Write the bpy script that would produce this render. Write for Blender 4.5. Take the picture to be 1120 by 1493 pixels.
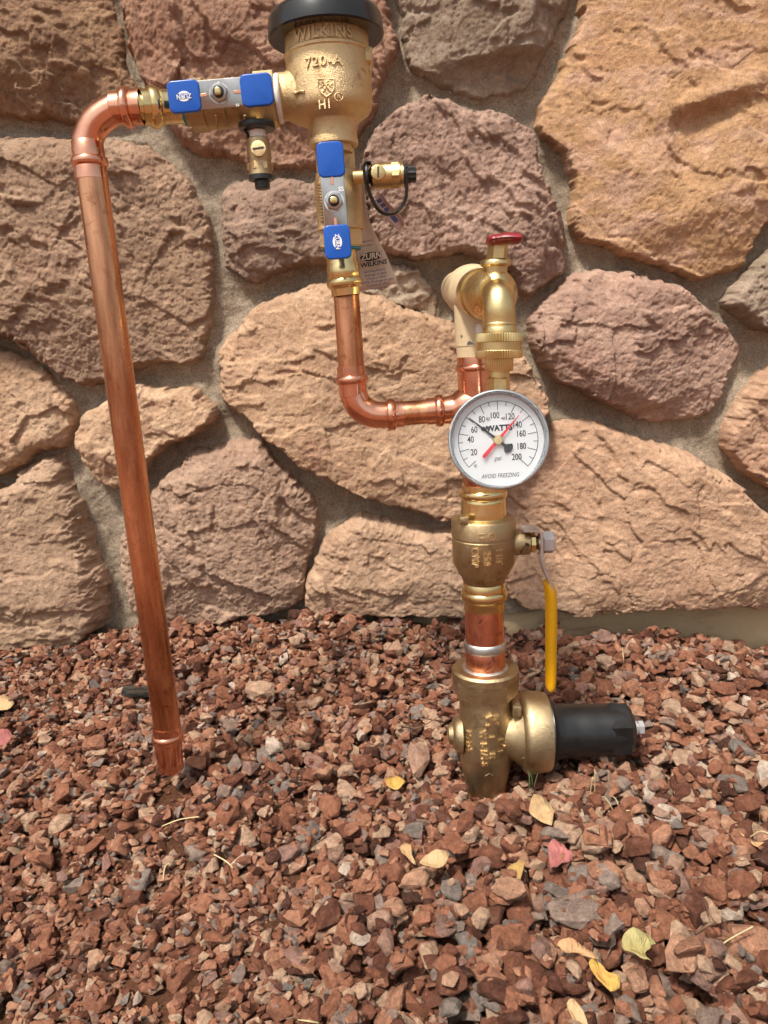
import bpy, bmesh, math, random
import numpy as np
from mathutils import Vector, Matrix
for o in list(bpy.data.objects): bpy.data.objects.remove(o)
SC = bpy.context.scene
COL = SC.collection
R = math.radians
# ---------------------------------------------------------------- camera
PITCH, ROLL, F = R(12.5), R(3.0), 1120.0
fwd = Vector((0, math.cos(PITCH), -math.sin(PITCH)))
up0 = Vector((0, math.sin(PITCH), math.cos(PITCH)))
r0 = Vector((1, 0, 0))
cr = r0*math.cos(ROLL) - up0*math.sin(ROLL)
cu = r0*math.sin(ROLL) + up0*math.cos(ROLL)
CAM = Vector((0, 0, 0.40))
cd = bpy.data.cameras.new('camera'); cam = bpy.data.objects.new('camera', cd); COL.objects.link(cam)
cam.matrix_world = Matrix.Translation(CAM) @ Matrix((cr, cu, -fwd)).transposed().to_4x4()
cd.sensor_fit = 'HORIZONTAL'; cd.sensor_width = 36; cd.lens = 36.0; cd.clip_start = 0.01; cd.clip_end = 400
SC.camera = cam
SC.render.resolution_x = 768; SC.render.resolution_y = 1024
# ---------------------------------------------------------------- sky, sun, exposure
SUN_EL, SUN_AZ = R(59), R(212)          # azimuth clockwise from +Y (north): behind the camera, from the left
w = bpy.data.worlds.new('World'); SC.world = w; w.use_nodes = True
wn = w.node_tree; bg = wn.nodes['Background']
sk = wn.nodes.new('ShaderNodeTexSky'); sk.sky_type = 'NISHITA'; sk.sun_disc = False
sk.sun_elevation = SUN_EL; sk.sun_rotation = SUN_AZ
sk.air_density = 1.0; sk.dust_density = 3.5; sk.ozone_density = 0.6
hsv = wn.nodes.new('ShaderNodeHueSaturation'); hsv.inputs['Saturation'].default_value = .30      # thin milky haze over the blue
wn.links.new(sk.outputs[0], hsv.inputs['Color']); wn.links.new(hsv.outputs[0], bg.inputs[0]); bg.inputs[1].default_value = 0.108
sl = bpy.data.lights.new('sun', 'SUN'); sun = bpy.data.objects.new('sun', sl); COL.objects.link(sun)
sl.energy = 3.5; sl.angle = R(7); sl.color = (1.0, 0.93, 0.83)
sd = Vector((math.sin(SUN_AZ)*math.cos(SUN_EL), math.cos(SUN_AZ)*math.cos(SUN_EL), math.sin(SUN_EL)))
sun.rotation_euler = sd.to_track_quat('Z', 'Y').to_euler(); sun.location = (-1, -2, 3)
SC.view_settings.view_transform = 'Standard'; SC.view_settings.look = 'None'
SC.view_settings.exposure = 0.68; SC.view_settings.gamma = 1
# ---------------------------------------------------------------- helpers
def ray(px, py): return fwd + cr*((px-560)/F) + cu*((746.5-py)/F)
def P(px, py, D):
    r = ray(px, py); return CAM + r*(D/r.y)
def mpp(px, py, D): return D/ray(px, py).y/F         # metres per pixel there
def lerp(a, b, t): return a+(b-a)*t
def project(p):
    d = p-CAM; z = d.dot(fwd); return 560+F*d.dot(cr)/z, 746.5-F*d.dot(cu)/z

def link_to(o, parent):
    if parent is not None:
        o.parent = parent
        o.matrix_parent_inverse = Matrix.Translation(-parent.location) if parent.type == 'EMPTY' else Matrix.Identity(4)
def setp(o, label=None, cat=None, group=None, kind=None):
    if label: o['label'] = label
    if cat: o['category'] = cat
    if group: o['group'] = group
    if kind: o['kind'] = kind
    return o
def thing(name, loc, label, cat, group=None):
    e = bpy.data.objects.new(name, None); e.empty_display_size = 0.02; e.location = loc
    COL.objects.link(e); return setp(e, label, cat, group)
def obj(name, vf, mat, parent=None, smooth=True, sharp=38, **kw):
    me = bpy.data.meshes.new(name)
    if isinstance(vf, bmesh.types.BMesh):
        vf.to_mesh(me); vf.free()
    else:
        me.from_pydata([tuple(v) for v in vf[0]], [], vf[1]); me.update()
    o = bpy.data.objects.new(name, me); COL.objects.link(o)
    me.materials.append(mat)
    if smooth:
        me.shade_smooth()
        if sharp: me.set_sharp_from_angle(angle=R(sharp))
    link_to(o, parent)
    return setp(o, **kw)
def join(*parts):
    V, Fc = [], []
    for v, f in parts:
        n = len(V); V += list(v); Fc += [tuple(i+n for i in q) for q in f]
    return V, Fc
def np_mesh(name, V, T, mat, rnd=None, smooth=False):
    me = bpy.data.meshes.new(name); n = T.shape[1]
    me.vertices.add(len(V)); me.vertices.foreach_set('co', np.ascontiguousarray(V, dtype=np.float32).ravel())
    me.loops.add(T.size); me.loops.foreach_set('vertex_index', np.ascontiguousarray(T, dtype=np.int32).ravel())
    me.polygons.add(len(T)); me.polygons.foreach_set('loop_start', np.arange(0, T.size, n, dtype=np.int32))
    if rnd is not None:
        a = me.attributes.new('rnd', 'FLOAT', 'POINT'); a.data.foreach_set('value', np.ascontiguousarray(rnd, dtype=np.float32))
    me.update(calc_edges=True); me.validate()
    if smooth: me.shade_smooth()
    else: me.shade_flat()
    me.materials.append(mat); return me
def ring_lathe(cs, rs, axis=None, seg=40, phase=0.0, cap0=True, cap1=True, ripple=None):
    if axis is None: axis = (cs[-1]-cs[0])
    a = axis.normalized()
    ref = Vector((0, -1, 0)) if abs(a.y) < 0.8 else Vector((0, 0, 1))
    e1 = (ref-a*ref.dot(a)).normalized(); e2 = a.cross(e1)
    V, Fc = [], []
    for k, (c, r) in enumerate(zip(cs, rs)):
        for j in range(seg):
            t = 2*math.pi*j/seg+phase
            rr = r*(1-(ripple[k] if ripple else 0)*(j % 2))
            V.append(c+(e1*math.cos(t)+e2*math.sin(t))*rr)
    for k in range(len(cs)-1):
        for j in range(seg):
            j2 = (j+1) % seg
            Fc.append((k*seg+j, k*seg+j2, (k+1)*seg+j2, (k+1)*seg+j))
    if cap0: Fc.append(tuple(reversed(range(seg))))
    if cap1: Fc.append(tuple(range((len(cs)-1)*seg, len(cs)*seg)))
    return V, Fc
def column(A, B, prof, ax='y', **kw):
    """A, B = (px, py, depth): an axis in the scene; prof = (pixel position along it, half width)"""
    i = 0 if ax == 'x' else 1
    cs, rs = [], []
    for t, hw in prof:
        s = (t-A[i])/(B[i]-A[i]); q = [lerp(A[k], B[k], s) for k in range(3)]
        cs.append(P(*q)); rs.append(hw*mpp(*q))
    return ring_lathe(cs, rs, axis=P(*B)-P(*A), **kw)
def catmull(pts, n=8):
    out = []; m = len(pts)
    for i in range(m-1):
        p0, p1, p2, p3 = pts[max(i-1, 0)], pts[i], pts[i+1], pts[min(i+2, m-1)]
        for k in range(n):
            t = k/n
            out.append([0.5*(2*b+(c-a)*t+(2*a-5*b+4*c-d)*t*t+(3*b-a-3*c+d)*t**3) for a, b, c, d in zip(p0, p1, p2, p3)])
    out.append(list(pts[-1])); return out
def tube(pts, seg=24, n=8, flat=None):
    """pts = (Vector, radius); swept round tube; flat=(a,b) multiplies the two cross axes"""
    sm = catmull([list(p)+[r] for p, r in pts], n)
    cs = [Vector(s[:3]) for s in sm]; rs = [s[3] for s in sm]
    V, Fc = [], []; prev = None
    for k, c in enumerate(cs):
        t = (cs[min(k+1, len(cs)-1)]-cs[max(k-1, 0)]).normalized()
        if prev is None:
            ref = Vector((0, -1, 0)) if abs(t.y) < .9 else Vector((0, 0, 1))
        else: ref = prev
        e1 = (ref-t*ref.dot(t)).normalized(); prev = e1; e2 = t.cross(e1)
        fa, fb = flat if flat else (1, 1)
        for j in range(seg):
            th = 2*math.pi*j/seg
            V.append(c+(e1*math.cos(th)*fa+e2*math.sin(th)*fb)*rs[k])
    for k in range(len(cs)-1):
        for j in range(seg):
            j2 = (j+1) % seg; Fc.append((k*seg+j, k*seg+j2, (k+1)*seg+j2, (k+1)*seg+j))
    Fc.append(tuple(reversed(range(seg)))); Fc.append(tuple(range((len(cs)-1)*seg, len(cs)*seg)))
    return V, Fc
class Frame:
    def __init__(s, A, B, tilt=0, O=None):
        a, b = P(*A), P(*B); s.o = (a+b)/2 if O is None else O
        s.u = (b-a).normalized(); n = Vector((0, -1, 0)); n = (n-s.u*n.dot(s.u)).normalized()
        if tilt: n = Matrix.Rotation(tilt, 3, s.u) @ n
        s.n = n; s.v = n.cross(s.u).normalized()
    def at(s, x, y, z=0): return s.o+s.u*x+s.v*y+s.n*z
def slab(fr, poly, z0, z1, bevel=0.0, segs=3, cx=0, cy=0):
    bm = bmesh.new()
    vs = [bm.verts.new(fr.at(cx+x, cy+y, z0)) for x, y in poly]
    f = bm.faces.new(vs)
    r = bmesh.ops.extrude_face_region(bm, geom=[f])
    tv = [e for e in r['geom'] if isinstance(e, bmesh.types.BMVert)]
    bmesh.ops.translate(bm, verts=tv, vec=fr.n*(z1-z0))
    bmesh.ops.recalc_face_normals(bm, faces=bm.faces)
    if bevel > 0:
        top = [e for e in bm.edges if all(v in tv for v in e.verts)]
        top += [e for e in bm.edges if all(v in vs for v in e.verts)]
        bmesh.ops.bevel(bm, geom=top, offset=bevel, segments=segs, profile=0.5, affect='EDGES')
    return bm
def rrect(w, h, r, n=5):
    out = []
    for cx, cy, a0 in ((w/2-r, h/2-r, 0), (-w/2+r, h/2-r, 90), (-w/2+r, -h/2+r, 180), (w/2-r, -h/2+r, 270)):
        for k in range(n+1):
            a = R(a0+90*k/n); out.append((cx+r*math.cos(a), cy+r*math.sin(a)))
    return out
def ngon(n, r, ph=0): return [(r*math.cos(2*math.pi*k/n+ph), r*math.sin(2*math.pi*k/n+ph)) for k in range(n)]
def ellipse(a, b, n=32): return [(a*math.cos(2*math.pi*k/n), b*math.sin(2*math.pi*k/n)) for k in range(n)]
def text2d(s, h, ext, bold=0.0, shear=0.0, squeeze=1.0, spacing=1.0):
    cu_ = bpy.data.curves.new('t', 'FONT'); cu_.body = s; cu_.size = 1; cu_.extrude = 0.5
    cu_.align_x = 'CENTER'; cu_.align_y = 'CENTER'; cu_.resolution_u = 3; cu_.offset = bold; cu_.shear = shear
    cu_.space_character = spacing
    o = bpy.data.objects.new('t', cu_); COL.objects.link(o)
    dg = bpy.context.evaluated_depsgraph_get(); me = bpy.data.meshes.new_from_object(o.evaluated_get(dg))
    k = h/0.7
    V = [(v.co.x*k*squeeze, v.co.y*k, v.co.z*ext) for v in me.vertices]; Fc = [tuple(p.vertices) for p in me.polygons]
    bpy.data.objects.remove(o); bpy.data.curves.remove(cu_); bpy.data.meshes.remove(me)
    return V, Fc
def place(vf, fr, x=0, y=0, z=0, rot=0):
    c, s = math.cos(rot), math.sin(rot)
    return [fr.at(x+a*c-b*s, y+a*s+b*c, z+e) for a, b, e in vf[0]], vf[1]
def wrap(vf, base, axis, Rr, ang=0.0, y=0.0, rot=0.0, squash=1.0):
    """bend flat lettering round a cylinder through base along axis; ang = angle from the front"""
    a = axis.normalized()
    if a.z < 0: a = -a
    e1 = Vector((0, -1, 0)); e1 = (e1-a*e1.dot(a)).normalized(); e2 = a.cross(e1)
    c, s = math.cos(rot), math.sin(rot); out = []
    for X, Y, Z in vf[0]:
        X2, Y2 = X*c-Y*s, X*s+Y*c
        th = ang+X2/Rr
        out.append(base+a*(Y2+y)+(e1*math.cos(th)+e2*math.sin(th))*(Rr+Z))
    return out, vf[1]
# ---------------------------------------------------------------- materials
class M:
    def __init__(s, name):
        s.m = bpy.data.materials.new(name); s.m.use_nodes = True; s.nt = s.m.node_tree
        s.b = s.nt.nodes['Principled BSDF']; s.tc = s.nt.nodes.new('ShaderNodeTexCoord')
    def n(s, t, **kw):
        x = s.nt.nodes.new(t)
        for k, v in kw.items(): setattr(x, k, v)
        return x
    def l(s, a, b): s.nt.links.new(a, b)
    def noise(s, scale, detail=4, rough=.55, stretch=None, dist=0.0):
        x = s.n('ShaderNodeTexNoise'); x.inputs['Scale'].default_value = scale
        x.inputs['Detail'].default_value = detail; x.inputs['Roughness'].default_value = rough
        x.inputs['Distortion'].default_value = dist
        src = s.tc.outputs['Object']
        if stretch:
            mp = s.n('ShaderNodeMapping'); mp.inputs['Scale'].default_value = stretch[:3]
            if len(stretch) > 3: mp.inputs['Rotation'].default_value = (0, stretch[3], 0)
            s.l(src, mp.inputs['Vector']); src = mp.outputs[0]
        s.l(src, x.inputs['Vector']); return x.outputs[0]
    def ramp(s, src, stops, interp='LINEAR'):
        r = s.n('ShaderNodeValToRGB'); r.color_ramp.interpolation = interp
        e = r.color_ramp.elements
        while len(e) > 1: e.remove(e[-1])
        for i, (p, c) in enumerate(stops):
            if isinstance(c, (int, float)): c = (c, c, c)
            if i == 0: e[0].position = p; e[0].color = (*c, 1)
            else: q = e.new(p); q.color = (*c, 1)
        s.l(src, r.inputs[0]); return r.outputs[0]
    def mix(s, fac, a, b, mode='MIX'):
        x = s.n('ShaderNodeMix', data_type='RGBA', blend_type=mode)
        for sock, v in ((x.inputs[0], fac), (x.inputs[6], a), (x.inputs[7], b)):
            if isinstance(v, (int, float)): sock.default_value = v if sock == x.inputs[0] else (v, v, v, 1)
            elif isinstance(v, tuple): sock.default_value = (*v[:3], 1)
            else: s.l(v, sock)
        return x.outputs[2]
    def math(s, op, a, b=0.5):
        x = s.n('ShaderNodeMath', operation=op)
        for sock, v in ((x.inputs[0], a), (x.inputs[1], b)):
            if isinstance(v, (int, float)): sock.default_value = v
            else: s.l(v, sock)
        return x.outputs[0]
    def bump(s, h, dist, strength=1.0, prev=None):
        x = s.n('ShaderNodeBump'); x.inputs['Distance'].default_value = dist; x.inputs['Strength'].default_value = strength
        s.l(h, x.inputs['Height'])
        if prev is not None: s.l(prev, x.inputs['Normal'])
        s.l(x.outputs[0], s.b.inputs['Normal']); return x.outputs[0]
    def set(s, col=None, rough=None, metal=None, spec=None):
        for k, v in (('Base Color', col), ('Roughness', rough), ('Metallic', metal), ('Specular IOR Level', spec)):
            if v is None: continue
            if isinstance(v, tuple): s.b.inputs[k].default_value = (*v, 1)
            elif isinstance(v, (int, float)): s.b.inputs[k].default_value = v
            else: s.l(v, s.b.inputs[k])
        return s
def simple(name, col, rough=.5, metal=0.0, var=.12, scale=60, bump=0.0):
    m = M(name); nz = m.noise(scale, 5, .6)
    f = m.ramp(nz, [(.3, 1-var), (.7, 1+var)])
    m.set(m.mix(1.0, col, f, 'MULTIPLY'), m.ramp(nz, [(.3, rough*.85), (.7, min(1, rough*1.2))]), metal)
    if bump: m.bump(m.noise(900, 3, .6), bump)
    return m.m
def stone_mat(name, a, b, c, str_=1.0):
    m = M(name)
    base = m.mix(m.ramp(m.noise(7, 5, .6, (1, 1, 1.6)), [(.35, 0), (.62, 1)]), a, b)
    base = m.mix(m.ramp(m.noise(16, 6, .65, (1, 1, 2.2, .7), .6), [(.46, 0), (.62, .9)]), base, c)
    base = m.mix(m.ramp(m.noise(11, 5, .65, None, .5), [(.54, 0), (.70, .55)]), base, tuple(x*y for x, y in zip(a, (.80, .68, .70))))
    g = m.ramp(m.noise(95, 6, .72), [(.28, .70), (.5, .98), (.74, 1.28)])
    base = m.mix(1.0, base, g, 'MULTIPLY')
    g2 = m.ramp(m.noise(620, 3, .7), [(.30, .74), (.5, 1.0), (.72, 1.26)])
    base = m.mix(1.0, base, g2, 'MULTIPLY')
    v = m.n('ShaderNodeTexVoronoi'); v.inputs['Scale'].default_value = 55; m.l(m.tc.outputs['Object'], v.inputs['Vector'])
    pit = m.ramp(v.outputs['Distance'], [(.05, 1), (.085, 0)])
    pit = m.math('MULTIPLY', pit, m.ramp(m.noise(9, 2), [(.52, 0), (.6, .8)]))
    base = m.mix(pit, base, tuple(x*.25 for x in a))
    v2 = m.n('ShaderNodeTexVoronoi'); v2.inputs['Scale'].default_value = 85; m.l(m.tc.outputs['Object'], v2.inputs['Vector'])
    sp = m.math('MULTIPLY', m.ramp(v2.outputs['Distance'], [(.04, 1), (.09, 0)]), m.ramp(m.noise(5, 2), [(.58, 0), (.66, .7)]))
    base = m.mix(sp, base, (.62, .56, .47))
    m.set(base, .95, 0, .25)
    n1 = m.bump(m.noise(90, 8, .75), .0012*str_, .9)
    n2 = m.bump(m.noise(330, 8, .8), .0022, .95, n1)
    m.bump(m.noise(850, 3, .7), .0011, .9, n2)
    return m.m
def metal(name, c1, c2, r1, r2, grain=0.0, stain=None, streak=False):
    m = M(name)
    nz = m.noise(45, 6, .65, (1.5, 1.5, .18) if streak else None, .3)  # long streaks: tarnish, plus reflection stripes painted into the colour
    base = m.mix(m.ramp(nz, [(.38, 0), (.66, 1)]), c1, c2)
    if stain:
        st = m.ramp(m.noise(75, 6, .7, None, .8), [(.56, 0), (.68, .85)])
        base = m.mix(st, base, stain)
    m.set(base, m.ramp(m.noise(70, 5, .7, (1, 1, .4)), [(.35, r1), (.7, r2)]), 1.0)
    if grain: 
        n1 = m.bump(m.noise(1100, 3, .7), grain*1.5)
        m.bump(m.noise(240, 3, .6), grain*1.2, .7, n1)
    else: m.bump(m.noise(140, 4, .6, (1, 1, .12)), .00005, .7)
    return m.m
MT = dict(
    copper=metal('copper', (.76, .38, .21), (.36, .155, .08), .18, .36, 0, (.34, .13, .065), True),
    copper_fit=metal('copper_fitting', (.80, .40, .27), (.66, .30, .18), .13, .28, 0),
    copper_old=metal('copper_heated', (.80, .37, .26), (.62, .25, .15), .2, .4, 0, (.17, .08, .06)),
    brass=metal('brass_polished', (.76, .60, .30), (.62, .47, .22), .14, .3),
    bronze=metal('bronze_cast', (.67, .51, .29), (.55, .405, .215), .42, .58, .00035, (.36, .24, .12)),
    bronze_m=metal('bronze_weathered', (.55, .43, .255), (.42, .32, .185), .36, .52, .00024, (.29, .20, .11)),
    bronze_hi=metal('bronze_rubbed_highlight', (.80, .63, .38), (.72, .55, .32), .34, .44),  # rubbed raised letters, coloured paler to imitate their highlights
    bronze_d=metal('bronze_dark', (.49, .375, .215), (.37, .275, .15), .34, .48, .00026, (.25, .17, .09)),
    bib=metal('brass_matte', (.70, .54, .26), (.58, .43, .20), .24, .40, .0001),
    steel=metal('steel', (.46, .45, .43), (.34, .33, .31), .14, .3),
    zinc=metal('zinc', (.62, .63, .64), (.50, .51, .52), .3, .45),
    solder=metal('solder', (.60, .59, .56), (.42, .41, .39), .3, .55, .0002),
    blue=simple('blue_vinyl', (.005, .075, .38), .27, 0, .08, 20),
    yellow=simple('yellow_vinyl', (.74, .37, .003), .35, 0, .07, 25),
    red=simple('red_paint', (.19, .012, .018), .36, 0, .2, 90),
    black=simple('black_plastic', (.012, .012, .012), .22, 0, .2, 40),
    rubber=simple('black_rubber', (.010, .010, .010), .36, 0, .35, 60, .0001),
    beige=simple('beige_paint', (.56, .44, .27), .42, 0, .1, 35, .0002),
    white=simple('white_print', (.75, .75, .72), .5),
    ink=simple('dark_ink', (.012, .012, .014), .6),
    inkblue=simple('blue_ink', (.05, .05, .16), .6),
    bluetext=simple('blue_print', (.008, .07, .38), .4),
    teal=simple('teal_sealant', (.02, .22, .30), .5, 0, .3, 200),
    ptfe=simple('thread_tape', (.72, .68, .62), .6, 0, .1, 100),
    pinktape=simple('old_thread_tape', (.50, .30, .24), .6, 0, .3, 150),
    dial=simple('dial_white', (.74, .76, .77), .5, 0, .02, 30),
    redneedle=simple('needle_red', (.62, .02, .03), .4),
    scratch=simple('paint_chip', (.10, .09, .09), .6),
)
def glass():
    m = M('clear_plastic'); nt = m.nt
    m.set((1, 1, 1), .04); m.b.inputs['Transmission Weight'].default_value = 1; m.b.inputs['IOR'].default_value = 1.2
    m.b.inputs['Coat Weight'].default_value = .3
    return m.m
MT['glass'] = glass()
MT['zinc'].node_tree.nodes['Principled BSDF'].inputs['Metallic'].default_value = .6
MT['lever'] = metal('lever_steel', (.66, .65, .62), (.54, .53, .50), .3, .45)
MT['lever'].node_tree.nodes['Principled BSDF'].inputs['Metallic'].default_value = .75
# ---------------------------------------------------------------- numpy noise
rng = np.random.default_rng(7); random.seed(7)
PERM = rng.permutation(256); PERM = np.concatenate([PERM, PERM, PERM]); GA = rng.random(256)*2*np.pi
GX, GY = np.cos(GA), np.sin(GA)
def perlin(x, y, seed=0):
    x = x+seed*17.31; y = y+seed*9.77
    xi = np.floor(x).astype(int); yi = np.floor(y).astype(int); xf = x-xi; yf = y-yi
    u = xf**3*(xf*(xf*6-15)+10); v = yf**3*(yf*(yf*6-15)+10)
    def g(a, b, dx, dy):
        h = PERM[(PERM[a & 255]+b) & 255]; return GX[h]*dx+GY[h]*dy
    n00 = g(xi, yi, xf, yf); n10 = g(xi+1, yi, xf-1, yf); n01 = g(xi, yi+1, xf, yf-1); n11 = g(xi+1, yi+1, xf-1, yf-1)
    return (n00*(1-u)+n10*u)*(1-v)+(n01*(1-u)+n11*u)*v
def fbm(x, y, oct=4, seed=0, ridged=False, gain=.5):
    s = 0; a = 1; f = 1
    for i in range(oct):
        n = perlin(x*f, y*f, seed+i*3)
        if ridged: n = .5-np.abs(n)*1.6
        s = s+a*n; a *= gain; f *= 2.03
    return s
def chips(x, y, seed, slope):
    """flat broken facets: each jittered cell is its own little tilted plane"""
    r_ = np.random.default_rng(900+seed); jx, jy, ax_, ay_, az_ = (r_.random(256) for _ in range(5))
    xi = np.floor(x).astype(int); yi = np.floor(y).astype(int); best = np.full(x.shape, 9.0); out = np.zeros(x.shape)
    for i in (-1, 0, 1):
        for j in (-1, 0, 1):
            h = PERM[(PERM[(xi+i) & 255]+yi+j) & 255]
            cx_ = xi+i+.15+.7*jx[h]; cy_ = yi+j+.15+.7*jy[h]; d = (x-cx_)**2+(y-cy_)**2
            val = ((ax_[h]-.5)*(x-cx_)+(ay_[h]-.5)*(y-cy_))*2*slope+(az_[h]-.5)*slope*.5
            m_ = d < best; best = np.where(m_, d, best); out = np.where(m_, val, out)
    return out
def sdf(poly, X, Z):
    p = np.array(poly); q = np.roll(p, -1, 0); d2 = np.full(X.shape, 1e9); inside = np.zeros(X.shape, bool)
    for (ax, az), (bx, bz) in zip(p, q):
        ex, ez = bx-ax, bz-az; L = ex*ex+ez*ez+1e-12
        t = np.clip(((X-ax)*ex+(Z-az)*ez)/L, 0, 1)
        d2 = np.minimum(d2, (X-ax-t*ex)**2+(Z-az-t*ez)**2)
        cond = (az > Z) != (bz > Z)
        xi = ax+(Z-az)*ex/(ez if abs(ez) > 1e-12 else 1e-12)
        inside ^= cond & (X < xi)
    return np.where(inside, 1, -1)*np.sqrt(d2)
# ---------------------------------------------------------------- stone wall
DW = 0.93
def wxz(px, py, D=DW-.02):
    p = P(px, py, D); return p.x, p.z
def grid_obj(name, H, X, Z, keep, mat, parent, y0=DW):
    """a relief: points (X, y0-H, Z) where the quads are kept"""
    nz, nx = X.shape
    V = np.stack([X, y0-H, Z], -1).reshape(-1, 3)
    idx = np.arange(nz*nx).reshape(nz, nx)
    a = idx[:-1, :-1]; b = idx[:-1, 1:]; c = idx[1:, 1:]; d = idx[1:, :-1]
    kk = keep[:-1, :-1] | keep[:-1, 1:] | keep[1:, 1:] | keep[1:, :-1]
    Q = np.stack([a[kk], b[kk], c[kk], d[kk]], -1)
    used = np.unique(Q); mp = np.full(nz*nx, -1); mp[used] = np.arange(len(used))
    me = np_mesh(name, V[used], mp[Q], mat, smooth=True)
    o = bpy.data.objects.new(name, me); COL.objects.link(o); link_to(o, parent); return o
def smooth_poly(pts, n=4):
    m = len(pts); out = []
    for i in range(m):
        p0, p1, p2, p3 = (np.array(pts[(i+k) % m], float) for k in (-1, 0, 1, 2))
        for k in range(n):
            t = k/n
            c = 0.5*(2*p1+(p2-p0)*t+(2*p0-5*p1+4*p2-p3)*t*t+(3*p1-p0-3*p2+p3)*t**3)
            l_ = p1+(p2-p1)*t
            out.append(tuple(.6*c+.4*l_))
    return out
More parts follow.
